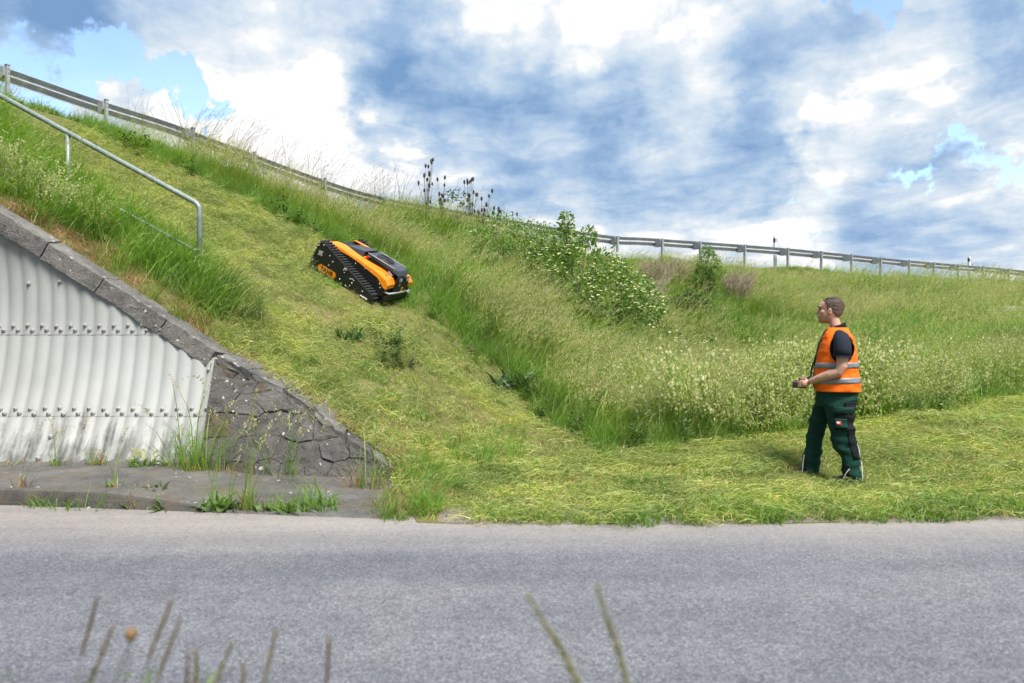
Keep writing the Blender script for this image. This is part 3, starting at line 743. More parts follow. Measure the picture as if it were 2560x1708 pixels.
# ------------------------------------------------------------------ pipe handrail on the slope
M_PIPE = simple('pale_green_pipe', (.22, .26, .245), .45, .25, .22, 14, .15, 80)
HP = [Vector((-3.98, 8.7, 3.13)), Vector((-6.97, 9.3, 4.73)), Vector((-9.6, 9.85, 6.2))]
hr = empty('handrail', (-3.98, 8.7, gz(-3.98, 8.7))); tag(hr, 'pale green tubular handrail with a bent end descending the grassy slope', 'handrail')
HL = hr.location
end = HP[0]
bend = [Vector((end.x, end.y, gz(end.x, end.y)-.15))-HL] + [end-HL+Vector((0, 0, -.09)), end-HL+Vector((-.004, .001, -.045)), end-HL+Vector((-.025, .005, -.01)), end-HL+Vector((-.07, .014, .03))]
mb = MB(); mb.tube(bend+[HP[1]-HL, HP[2]-HL], .034, 12); mb.build('top_rail', M_PIPE, hr, smooth=True)
d = (HP[1]-HP[0])
for tt in (.645, 1.05, 1.65):
    p = HP[0]+d*tt if tt <= 1 else HP[1]+(HP[2]-HP[1])*(tt-1)
    mb = MB(); mb.tube([Vector((p.x, p.y, gz(p.x, p.y)-.2))-HL, p-HL], .029, 10); mb.build('post', M_PIPE, hr, smooth=True)
mb = MB(); mb.tube([HP[0]-HL+Vector((0, 0, -.62)), HP[1]-HL+Vector((0, 0, -.66)), HP[2]-HL+Vector((0, 0, -.66))], .02, 10); mb.build('knee_rail', M_PIPE, hr, smooth=True)
# ------------------------------------------------------------------ vegetation
def grass_mat(name, stops, trans=.35, patch=.0, rough=.55, tintcol=(.30, .27, .09), spec=.25):
    m, nt, N, L, b = new_mat(name); N.remove(b); p = world_pos(nt)
    at = ndm(nt, 'ShaderNodeAttribute', attribute_name='tone'); ti = ndm(nt, 'ShaderNodeAttribute', attribute_name='tint', attribute_type='INSTANCER')
    c = ramp_n(nt, at.outputs['Fac'], stops)
    c = mix_n(nt, math_n(nt, 'MULTIPLY', ti.outputs['Fac'], 1.0, True), c, tintcol)
    if patch:
        c = mix_n(nt, 1.0, c, ramp_n(nt, noise_n(nt, p, 1.3, 5, .65), [(.34, (1-patch, 1-patch*.8, 1-patch)), (.5, (1, 1, 1)), (.66, (1+patch, 1+patch*.75, 1+patch*.3))]), 'MULTIPLY')
    d = ndm(nt, 'ShaderNodeBsdfDiffuse'); L.new(c, d.inputs[0])
    t = ndm(nt, 'ShaderNodeBsdfTranslucent'); L.new(mix_n(nt, 1.0, c, (1.15, 1.2, .6), 'MULTIPLY'), t.inputs[0])
    g = ndm(nt, 'ShaderNodeBsdfGlossy', {'Roughness': rough}); g.inputs[0].default_value = (1, 1, 1, 1)
    a = ndm(nt, 'ShaderNodeMixShader', {0: trans}); L.new(d.outputs[0], a.inputs[1]); L.new(t.outputs[0], a.inputs[2])
    a2 = ndm(nt, 'ShaderNodeMixShader', {0: .035}); L.new(a.outputs[0], a2.inputs[1]); L.new(g.outputs[0], a2.inputs[2])
    L.new(a2.outputs[0], N['Material Output'].inputs[0]); return m
GREEN = [(0, (.085, .205, .016)), (.4, (.155, .310, .028)), (.7, (.265, .39, .055)), (.86, (.40, .42, .14)), (1, (.50, .44, .27))]
M_GRASS = grass_mat('meadow_blades', GREEN, .46, .22)
M_CUT = grass_mat('cut_blades', [(0, (.08, .17, .025)), (.35, (.215, .325, .05)), (.70, (.405, .445, .11)), (.88, (.52, .48, .19)), (1, (.42, .28, .12))], .3, .38)
M_DRY = grass_mat('dry_blades', [(0, (.22, .13, .055)), (.5, (.34, .20, .09)), (1, (.44, .31, .15))], .25, .1)
M_LEAF = grass_mat('green_leaves', [(0, (.055, .115, .018)), (.5, (.10, .19, .03)), (1, (.19, .27, .06))], .4, .0)
M_LEAFD = grass_mat('dark_leaves', [(0, (.03, .065, .015)), (.5, (.055, .12, .022)), (1, (.09, .17, .035))], .35, .0)
M_BLOOM = grass_mat('cream_blossom', [(0, (.38, .40, .14)), (.5, (.50, .50, .21)), (1, (.60, .59, .33))], .3, .0)
M_WBLOOM = grass_mat('white_blossom', [(0, (.62, .64, .50)), (1, (.78, .78, .68))], .3, .0)
M_TWIG = simple('grey_brown_twig', (.16, .12, .09), .85, 0, .3, 30)
M_DEAD = simple('dead_stems', (.27, .20, .16), .9, 0, .3, 30)
M_DARKH = simple('dark_seedhead', (.045, .032, .030), .9, 0, .3, 60)

class Blades(MB):
    def blade(s, base, h, az, lean, curl, w, tone, levels=3, tip=0.0, twist=None):
        """a tapering strip: rises, leans towards az and curls over"""
        dx, dy = math.cos(az), math.sin(az); ta = az+math.pi/2 if twist is None else twist
        px_, py_ = math.cos(ta), math.sin(ta); vs = []; x, y, z = base
        for i in range(levels+1):
            t = i/levels; a = lean+curl*t*t
            rr = h*t
            q = (x+dx*rr*math.sin(a), y+dy*rr*math.sin(a), z+rr*math.cos(a))
            ww = w*(1-t**1.6)*.5+tip
            if i == levels and tip == 0: vs.append(q)
            else: vs += [(q[0]-px_*ww, q[1]-py_*ww, q[2]), (q[0]+px_*ww, q[1]+py_*ww, q[2])]
        fs = [(2*i, 2*i+1, 2*i+3, 2*i+2) for i in range(levels-1)]
        k = 2*(levels-1); fs.append((k, k+1, k+2) if tip == 0 else (k, k+1, k+3, k+2))
        s.ccur = tone; s.add(vs, fs); return q
    def strand(s, base, L_, az, w, tone, arch, wob, z0=.0, rs=random):
        """a cut blade lying about"""
        vs = []; x, y = base; a = az; n = 4; z = z0; dz = arch
        ta = rs.uniform(0, 3.14)
        for i in range(n+1):
            t = i/n; ww = w*(1-.75*t)*.5
            px_, py_, pz_ = -math.sin(a)*math.cos(ta)*ww, math.cos(a)*math.cos(ta)*ww, math.sin(ta)*ww
            zz = z0+arch*4*t*(1-t)
            vs += [(x-px_, y-py_, zz-pz_), (x+px_, y+py_, zz+pz_)]
            a += wob*rs.uniform(-1, 1); x += math.cos(a)*L_/n; y += math.sin(a)*L_/n
        s.ccur = tone; s.add(vs, [(2*i, 2*i+1, 2*i+3, 2*i+2) for i in range(n)])
    def head(s, p, az, L_, w, tone, droop=.6, rs=random):
        """a feathery seed head: small spikelets along a nodding axis"""
        x, y, z = p; n = 7; a = .15
        for i in range(n):
            t = i/(n-1); a = .15+droop*t
            q = (x+math.cos(az)*L_*t*math.sin(a), y+math.sin(az)*L_*t*math.sin(a), z+L_*t*math.cos(a))
            for k in range(2):
                r = w*(1-t*.75)*rs.uniform(.6, 1.2); b = rs.uniform(0, 6.28)
                e = (q[0]+math.cos(b)*r, q[1]+math.sin(b)*r, q[2]+r*.9)
                s.ccur = min(1, max(0, tone+rs.uniform(-.08, .08)))
                o = .0035
                s.add([(q[0]-o, q[1], q[2]), (q[0]+o, q[1]+o, q[2]), (e[0]+o, e[1]-o, e[2]), (e[0]-o*.5, e[1]+o, e[2]+.006)], [(0, 1, 2, 3)])

def tuft(name, rs, n, h, spread, w, tone, lean=(.05, .5), curl=(.1, .9), wind=.0, mat=None, stalks=0, sh=(.7, .95), stone=.95, levels=3, headw=.022, headl=.16):
    b = Blades()
    for _ in range(n):
        a = rs.uniform(0, 6.28); r = spread*math.sqrt(rs.random())
        az = rs.uniform(0, 6.28) if rs.random() > wind else rs.gauss(0, .6)
        b.blade((math.cos(a)*r, math.sin(a)*r, -.02), rs.uniform(*h), az, rs.uniform(*lean), rs.uniform(*curl), w*rs.uniform(.7, 1.3), min(1, max(0, rs.gauss(tone, .17))), levels, twist=rs.uniform(0, 6.28))
    for _ in range(stalks):
        a = rs.uniform(0, 6.28); r = spread*math.sqrt(rs.random()); az = rs.gauss(0, .7)
        q = b.blade((math.cos(a)*r, math.sin(a)*r, -.02), rs.uniform(*sh), az, rs.uniform(.02, .22), rs.uniform(.1, .5), .005, rs.uniform(.55, .8), 3, tip=.0016)
        b.head(q, az, headl*rs.uniform(.7, 1.3), headw, stone*rs.uniform(.92, 1.04), rs.uniform(.3, 1.2), rs)
    return b.mesh(name, mat or M_GRASS, fix=False)

M_PLUME = grass_mat('backlit_dark_stalks', [(0, (.08, .12, .03)), (.5, (.13, .13, .06)), (1, (.15, .12, .10))], .2)  # backlit silhouette look put into the colour: stalks darkened against the sky
rv = random.Random(5)
P = {}
P['green'] = [tuft('tall_green', rv, 34, (.3, .62), .13, .010, .34, wind=.4) for _ in range(4)]
P['seed'] = [tuft('tall_seed', rv, 30, (.3, .62), .16, .009, .42, wind=.4, stalks=4, sh=(.5, .88), stone=.84) for _ in range(5)]
P['pale'] = [tuft('pale_seed', rv, 20, (.25, .5), .18, .008, .5, wind=.5, stalks=10, sh=(.5, .8), stone=.93, headw=.03, headl=.2) for _ in range(4)]
P['far'] = [tuft('far_green', rv, 34, (.25, .6), .30, .024, .42, wind=.5, stalks=5, stone=.88, sh=(.45, .8), headw=.04, headl=.22, levels=2) for _ in range(5)]
P['crest'] = [tuft('crest_stalks', rv, 8, (.25, .5), .25, .012, .5, wind=.8, stalks=12, sh=(.6, 1.05), stone=.98, headw=.02, headl=.22) for _ in range(4)]
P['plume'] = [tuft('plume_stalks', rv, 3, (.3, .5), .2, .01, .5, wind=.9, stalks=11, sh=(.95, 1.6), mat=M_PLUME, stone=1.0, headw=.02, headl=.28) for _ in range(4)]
P['mown'] = [tuft('short', rv, 46, (.035, .11), .15, .007, .40, lean=(.1, .9), curl=(.1, .8), mat=M_CUT, levels=2) for _ in range(5)]
P['verge'] = [tuft('verge', rv, 44, (.06, .17), .12, .007, .33, lean=(.1, .7), curl=(.2, .9)) for _ in range(4)]
P['dry'] = [tuft('dry', rv, 40, (.08, .3), .13, .006, .5, lean=(.1, 1.0), curl=(.3, 1.2), mat=M_DRY) for _ in range(4)]
def clip_patch(rs, n=46, L_=(.10, .34), z=.05):
    b = Blades()
    main = 0.0
    for _ in range(n):
        a = rs.uniform(0, 6.28); r = .24*math.sqrt(rs.random())
        b.strand((math.cos(a)*r, math.sin(a)*r), rs.uniform(*L_), rs.gauss(main, 1.15), rs.uniform(.0032, .0065), min(1, max(0, rs.gauss(.5, .27))), rs.uniform(.0, .04), .22, rs.uniform(.005, z), rs)
    return b.mesh('clippings', M_CUT, fix=False)
P['clip'] = [clip_patch(rv, 84, (.05, .15), .045) for _ in range(9)]
P['swath'] = [clip_patch(rv, 74, (.10, .28), .08) for _ in range(4)]
def bedstraw(rs, mat_b):
    b = Blades()
    for _ in range(16):
        a = rs.uniform(0, 6.28); r = .14*math.sqrt(rs.random()); az = rs.uniform(0, 6.28); h = rs.uniform(.3, .72)
        x, y = math.cos(a)*r, math.sin(a)*r
        b.cur = 0
        q = b.blade((x, y, -.02), h, az, rs.uniform(.05, .3), rs.uniform(.1, .4), .007, rs.uniform(.4, .65), 3, tip=.002)
        for k in range(7):
            t = rs.uniform(.15, .9); bx, by, bz = x+(q[0]-x)*t, y+(q[1]-y)*t, q[2]*t
            b.blade((bx, by, bz), rs.uniform(.03, .07), rs.uniform(0, 6.28), rs.uniform(.5, 1.2), .3, .012, rs.uniform(.3, .6), 2)
        b.cur = 1
        for k in range(22):
            t = rs.uniform(.5, 1.0); s_ = (1.05-t)*.13+.015
            c = (x+(q[0]-x)*t+rs.gauss(0, s_*.6), y+(q[1]-y)*t+rs.gauss(0, s_*.6), q[2]*t+rs.gauss(.01, s_*.5)); r_ = rs.uniform(.007, .015); u = rs.uniform(0, 3.1)
            b.ccur = rs.random()
            b.add([(c[0]-r_*math.cos(u), c[1]-r_*math.sin(u), c[2]), (c[0], c[1], c[2]-r_*.7), (c[0]+r_*math.cos(u), c[1]+r_*math.sin(u), c[2]+.003), (c[0], c[1], c[2]+r_)], [(0, 1, 2, 3)])
    return b.mesh('bedstraw', [M_GRASS, mat_b], fix=False)
P['bed'] = [bedstraw(rv, M_BLOOM) for _ in range(4)]
def herb(rs):
    b = Blades()
    for _ in range(9):
        az0 = rs.uniform(0, 6.28); h = rs.uniform(.2, .5); lean = rs.uniform(.0, .35)
        x, y = rs.gauss(0, .06), rs.gauss(0, .06)
        for k in range(9):
            t = k/9
            p = (x+math.cos(az0)*h*t*math.sin(lean), y+math.sin(az0)*h*t*math.sin(lean), h*t*math.cos(lean))
            b.blade(p, rs.uniform(.05, .11)*(1.2-t*.6), az0+k*2.4, rs.uniform(.7, 1.2), .5, .035, rs.uniform(.1, .6), 3)
    return b.mesh('herb', M_LEAFD, fix=False)
P['herb'] = [herb(rv) for _ in range(3)]

def scatter(name, kinds, pos, rot, scl, idx, tint, label, cat, parent=None):
    """one mass of vegetation: prototypes instanced on points"""
    col = bpy.data.collections.new(name+'_sources'); k = 0; first = {}
    for kd in kinds:
        first[kd] = k
        for me in P[kd]:
            o = bpy.data.objects.new('%s_source_%03d' % (name, k), me); col.objects.link(o); k += 1
    me = bpy.data.meshes.new(name); me.vertices.add(len(pos)); me.vertices.foreach_set('co', np.asarray(pos, np.float32).ravel())
    a = me.attributes.new('rot', 'FLOAT_VECTOR', 'POINT'); a.data.foreach_set('vector', np.asarray(rot, np.float32).ravel())
    a = me.attributes.new('scl', 'FLOAT_VECTOR', 'POINT'); a.data.foreach_set('vector', np.asarray(scl, np.float32).ravel())
    ii = np.array([first[kinds[int(q[0])]]+int(q[1]) % len(P[kinds[int(q[0])]]) for q in idx], np.int32)
    a = me.attributes.new('idx', 'INT', 'POINT'); a.data.foreach_set('value', ii)
    a = me.attributes.new('tint', 'FLOAT', 'POINT'); a.data.foreach_set('value', np.asarray(tint, np.float32))
    me.update(); o = link(name, me, parent)
    g = bpy.data.node_groups.new(name, 'GeometryNodeTree')
    g.interface.new_socket('Geometry', in_out='INPUT', socket_type='NodeSocketGeometry'); g.interface.new_socket('Geometry', in_out='OUTPUT', socket_type='NodeSocketGeometry')
    gi = g.nodes.new('NodeGroupInput'); go = g.nodes.new('NodeGroupOutput'); ci = g.nodes.new('GeometryNodeCollectionInfo'); ip = g.nodes.new('GeometryNodeInstanceOnPoints')
    ci.inputs['Collection'].default_value = col; ci.inputs['Separate Children'].default_value = True; ci.inputs['Reset Children'].default_value = True
    ip.inputs['Pick Instance'].default_value = True
    def na(n, t):
        q = g.nodes.new('GeometryNodeInputNamedAttribute'); q.data_type = t; q.inputs['Name'].default_value = n; return q.outputs['Attribute']
    g.links.new(gi.outputs[0], ip.inputs['Points']); g.links.new(ci.outputs[0], ip.inputs['Instance'])
    g.links.new(na('idx', 'INT'), ip.inputs['Instance Index']); g.links.new(na('rot', 'FLOAT_VECTOR'), ip.inputs['Rotation']); g.links.new(na('scl', 'FLOAT_VECTOR'), ip.inputs['Scale'])
    g.links.new(ip.outputs[0], go.inputs[0])
    md = o.modifiers.new('scatter', 'NODES'); md.node_group = g
    tag(o, label, cat, kind='stuff'); return o

# zones -----------------------------------------------------------------
MB_LINE = [(-12, 14.0), (-8.5, 13.4), (-6.17, 12.9), (-3.64, 12.2), (-2.6, 11.9), (-1.9, 11.6), (-.38, 10.8), (.29, 9.88), (.7, 8.7), (1.02, 7.95), (1.87, 7.62), (3.46, 8.2), (5.4, 9.0), (8.2, 11), (14, 15), (30, 24)]
MBX = np.array([a for a, _ in MB_LINE]); MBY = np.array([b for _, b in MB_LINE])
def vnoise(x, y, s, seed=0):
    x = np.asarray(x)*s+seed*17.3; y = np.asarray(y)*s-seed*9.1
    xi, yi = np.floor(x), np.floor(y); fx, fy = x-xi, y-yi; fx = fx*fx*(3-2*fx); fy = fy*fy*(3-2*fy)
    def h(a, b):
        q = np.sin(a*127.1+b*311.7+seed*74.7)*43758.5453; return q-np.floor(q)
    return (h(xi, yi)*(1-fx)+h(xi+1, yi)*fx)*(1-fy)+(h(xi, yi+1)*(1-fx)+h(xi+1, yi+1)*fx)*fy
def mown_edge(x, y): return y - (np.interp(x, MBX, MBY)+.35*(vnoise(x, y, .9, 3)-.5))
def left_tall(x, y):
    """uncut strip between the coping and the handrail"""
    lim = np.interp(x, [-12, -9, -7, -5.5, -3.9, -3.55, -3.3], [13, 12.0, 10.2, 9.3, 8.95, 8.5, 7.4])
    return (x < -3.3) & (y < lim+.3*(vnoise(x, y, 1.3, 8)-.5))
def in_view(x, y, m=1.22): return np.abs(x) < .75*y*m+.6
PATH = [(14.6, 20.4), (17.0, 22.0), (22, 23.2), (40, 25)]
def on_path(x, y): return (x > 14.8) & (np.abs(y-np.interp(x, [a for a, _ in PATH], [b for _, b in PATH])) < np.interp(x, [14.8, 16], [.3, 1.6]))
def cand(density, x0, x1, y0, y1):
    n = int(density*(x1-x0)*(y1-y0)); x = rng.uniform(x0, x1, n); y = rng.uniform(y0, y1, n)
    ok = in_view(x, y) & (y > y_start(x)+.03); return x[ok], y[ok]
def tilt(x, y, n, k=.5):
    """lean of each instance: partly with the ground normal"""
    e = .12; gx = (ground_z(x+e, y)-ground_z(x-e, y))/(2*e); gy = (ground_z(x, y+e)-ground_z(x, y-e))/(2*e)
    return np.arctan(gy)*k, -np.arctan(gx)*k
def crest_gap(x, y):
    cx = np.array([c[0] for c in CREST]); cy = np.array([c[1] for c in CREST]); return np.interp(x, cx, cy)-y

def make_fields():
    Pn, Rn, Sn, In, Tn = [], [], [], [], []
    kinds = ['green', 'seed', 'pale', 'far', 'crest', 'bed', 'herb', 'dry', 'verge', 'plume']
    def put(x, y, kind, s0, s1, wind=True, tint=0.0, tv=.12, k=.35, hs=1.0):
        n = len(x)
        if n == 0: return
        z = ground_z(x, y); tx, ty = tilt(x, y, n, k)
        rz = rng.normal(0, .55, n) if wind else rng.uniform(0, 6.28, n)
        s = rng.uniform(s0, s1, n)
        Pn.append(np.c_[x, y, z-.01]); Rn.append(np.c_[tx+rng.normal(0, .08, n), ty+rng.normal(.05 if wind else 0, .08, n), rz]); Sn.append(np.c_[s, s, s*hs*rng.uniform(.85, 1.15, n)])
        In.append(np.c_[np.full(n, kinds.index(kind)), rng.integers(0, 99, n)]); Tn.append(np.clip(np.asarray(tint)+rng.normal(0, tv, n), 0, .8))
    # near and middle meadow
    x, y = cand(62, -9, 16, 7, 14.5)
    e = mown_edge(x, y); ok = (e > 0) & (crest_gap(x, y) > -.3); x, y, e = x[ok], y[ok], e[ok]
    pn = vnoise(x, y, .55, 1)*.65+vnoise(x, y, 1.7, 2)*.35
    right = np.clip((x-1.5)/1.4, 0, 1)*np.clip((12.5-y)/2, 0, 1)
    u = rng.random(len(x))
    edge = e < .55
    keep_e = rng.random(len(x)) < np.clip(.35+e*1.1, 0, 1); x, y, e, pn, right, u, edge = (q[keep_e] for q in (x, y, e, pn, right, u, edge))
    grn = (edge & (u < .7)) | (u < .14+.80*np.clip((pn-.40)*3.6, 0, 1)*(1-right*.5))
    bed = ~grn & (u < .35+.60*right) & (right > .15) & (vnoise(x, y, 1.0, 5) > .40)
    pal = ~grn & ~bed & (vnoise(x, y, .7, 6) > .52)
    sd_ = ~grn & ~bed & ~pal
    hi = (y > 12.0) & (x < -1.5)
    for a_, k_, s0_, s1_, t_ in ((grn & hi, 'green', .5, .85, .03), (sd_ & hi, 'seed', .5, .8, .06)): put(x[a_], y[a_], k_, s0_, s1_, tint=t_)
    ramp_e = e < .7
    for b_ in range(3):
        a_ = ramp_e & ~hi & (e >= b_*.233) & (e < (b_+1)*.233) & (grn | sd_ | pal); g_ = a_ & grn; put(x[g_], y[g_], 'green', .32+.16*b_, .62+.2*b_, tint=.05); g_ = a_ & ~grn; put(x[g_], y[g_], 'seed', .32+.16*b_, .62+.2*b_, tint=.08)
    grn, sd_, pal = grn & ~hi & ~ramp_e, sd_ & ~hi & ~ramp_e, pal & ~ramp_e
    put(x[grn], y[grn], 'green', .75, 1.2, tint=.03); put(x[sd_], y[sd_], 'seed', .75, 1.12, tint=.06); put(x[pal], y[pal], 'pale', .75, 1.1, tint=.14); nb = bed & (x < 5.5) & (y < 10.6) & (vnoise(x, y, 1.2, 95) > .42); put(x[nb], y[nb], 'bed', 1.25, 1.85, False); bed = bed & ~nb; put(x[bed], y[bed], 'bed', .95, 1.45, False)
    m = edge & (rng.random(len(x)) < .05); put(x[m], y[m], 'herb', .7, 1.2, False)
    x, y = cand(2.2, -4, 12, 7.5, 14); ok = mown_edge(x, y) > .1; put(x[ok], y[ok], 'herb', .6, 1.1, False)
    # middle distance up to the barrier
    x, y = cand(26, -12, 22, 14.5, 26)
    ok = (mown_edge(x, y) > 0) & (crest_gap(x, y) > -.6) & ~on_path(x, y) & ~((x < -6.8) & (crest_gap(x, y) < 1.6)); x, y = x[ok], y[ok]
    pn = vnoise(x, y, .4, 11)*.6+vnoise(x, y, 1.3, 12)*.4; u = rng.random(len(x))
    g = u < np.clip((pn-.3)*2.0, .08, .85); p = ~g & (vnoise(x, y, .45, 13) > .56); s = ~g & ~p
    cg = crest_gap(x, y); low = (cg < 2.6) & (x > -4)
    up = (x < -1.5); 
    for m_, f_ in ((~low & ~up, 1.0), (~low & up, .62)):
        q = g & m_; put(x[q], y[q], 'green', .85*f_, 1.35*f_, tint=.04); q = s & m_; put(x[q], y[q], 'far', .75*f_, 1.15*f_, tint=.10); q = p & m_; put(x[q], y[q], 'pale', .85*f_, 1.2*f_, tint=.16)
    mid_ = low & (x < 2.2); q = mid_ & (cg > .1); put(x[q], y[q], 'far', .75, 1.1, tint=.05); q = mid_ & (cg > .2) & (cg < 1.6); put(x[q], y[q], 'green', 1.0, 1.45, tint=.08); put(x[q]+.1, y[q]-.05, 'seed', .95, 1.3, tint=.08); low = low & ~mid_
    q = low & (cg > .1); put(x[q], y[q], 'far', .4, .62, tint=.06); q = low & (cg <= .1) & (x < 2); put(x[q], y[q], 'far', .3, .5, tint=.06)
    x, y = cand(9, 6, 60, 20, 48)
    ok = (crest_gap(x, y) > -.8) & ((y > 26) | (x > 22)) & ~on_path(x, y); x, y = x[ok], y[ok]
    pn = vnoise(x, y, .3, 21); low = crest_gap(x, y) < 3.0; q = ~low; put(x[q], y[q], 'far', .9, 1.5, tint=.05+.22*(pn[q] > .55)); q = low & (crest_gap(x, y) > .2); put(x[q], y[q], 'far', .4, .65, tint=.06)
    x, y = cand(40, -14, -6, 11, 19); cg = crest_gap(x, y); ok = (mown_edge(x, y) > 0) & (cg > -.2) & (cg < 1.6); put(x[ok], y[ok], 'verge', 1.2, 2.2, tint=.15)
    # the fringe along the barrier, blown over by the wind
    c = path_sample([Vector(q) for q in CREST[1:-2]], .11, 2.0); c = np.array([tuple(q) for q in c])
    for rep in range(3):
        nx = c[:, 0]+rng.normal(0, .25, len(c)); ny = c[:, 1]+rng.uniform(-1.1, .5, len(c)) 
        ok = in_view(nx, ny, 1.1) & (vnoise(nx, ny, .5, 31) > .25); nx, ny = nx[ok], ny[ok]
        lowleft = np.where(nx < -8.2, .55, 1.0)
        n = len(nx); keep = (rng.random(n) < .75*lowleft*np.where(nx > 2, .7, 1)); s1 = keep & (nx < 1.5) & (nx > -8.3); put(nx[s1], ny[s1]+.35, 'crest', .5, .9, tint=.05); s1 = keep & (nx <= -8.3) & (rng.random(n) < .22); put(nx[s1], ny[s1], 'crest', .5, .95, tint=.05); s1 = keep & (nx >= 1.5) & (rng.random(n) < .6); put(nx[s1], ny[s1]+.5, 'crest', .25, .42, tint=.05)
        keep = (rng.random(n) < .8) & (nx < 1.5) & (nx > -7.3); put(nx[keep], ny[keep]-.5, 'green', .3, .5, tint=.06)
    for q_ in c:
        pass
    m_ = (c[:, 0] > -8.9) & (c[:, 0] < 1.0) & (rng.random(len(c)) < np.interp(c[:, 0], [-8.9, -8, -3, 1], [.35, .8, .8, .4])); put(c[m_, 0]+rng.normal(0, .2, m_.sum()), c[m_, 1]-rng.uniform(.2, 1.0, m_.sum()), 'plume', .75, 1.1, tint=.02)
    # uncut strip by the tunnel
    x, y = cand(75, -12, -3.2, 7, 13)
    ok = left_tall(x, y); x, y = x[ok], y[ok]; d = y-y_start(x); u = rng.random(len(x))
    pn = vnoise(x, y, .9, 41)
    dry = (d < .30+.35*vnoise(x, y, 1.3, 44)) & (u < .85)
    bed = ~dry & (d < 1.0) & (vnoise(x, y, 1.1, 42) > .58) & (x < -4.1) & (u < .5)
    sd_ = ~dry & ~bed & (u > .72); grn = ~dry & ~bed & ~sd_
    put(x[dry], y[dry], 'dry', .7, 1.2, False); put(x[bed], y[bed], 'bed', .7, 1.0, False); put(x[sd_], y[sd_], 'seed', .75, 1.05); put(x[grn], y[grn], 'green', .8, 1.25, tint=.0)
    # long tufts left standing round the foot of the wing wall and on the slope
    x = rng.uniform(-1.4, -.55, 150); y = rng.uniform(5.2, 6.6, 150); ok = (x+.55+.5*(vnoise(x, y, 2.1, 91)-.5) > -.55+.12*(y-5.2)) & (y > road_edge(x)-.02); x, y = x[ok], y[ok]; u = rng.random(len(x))
    for kd, a_ in (('verge', u < .45), ('dry', (u >= .45) & (u < .72)), ('green', u > .8)):
        n0 = len(Pn); put(x[a_], y[a_], kd, .5 if kd != 'green' else .25, 1.2 if kd != 'green' else .5, False, tint=.12); Pn[-1][:, 2] = .02
    x, y = cand(90, -1.35, -.1, 5.35, 6.95); ok = (x < -.15-.9*(vnoise(x, y, 1.7, 51))) ; put(x[ok], y[ok], 'green', .3, .62, tint=.10); 
    ok = ok & (rng.random(len(x)) < .35); put(x[ok], y[ok], 'dry', .5, 1.0, False)
    for (cx, cy, r, n, kd, s0, s1) in ((-1.6, 9.5, .3, 10, 'herb', .6, .9), (-.35, 7.6, .18, 9, 'green', .35, .6), (-.2, 7.35, .12, 6, 'green', .5, .75), (-1.0, 7.6, .2, 5, 'seed', .3, .5)):
        x = rng.normal(cx, r, n); y = rng.normal(cy, r, n); put(x, y, kd, s0, s1, False)
    return scatter('meadow_grass', kinds, np.concatenate(Pn), np.concatenate(Rn), np.concatenate(Sn), np.concatenate(In), np.concatenate(Tn), 'tall uncut meadow grass with pale seed heads and cream flowers on the slope', 'grass')
make_fields()

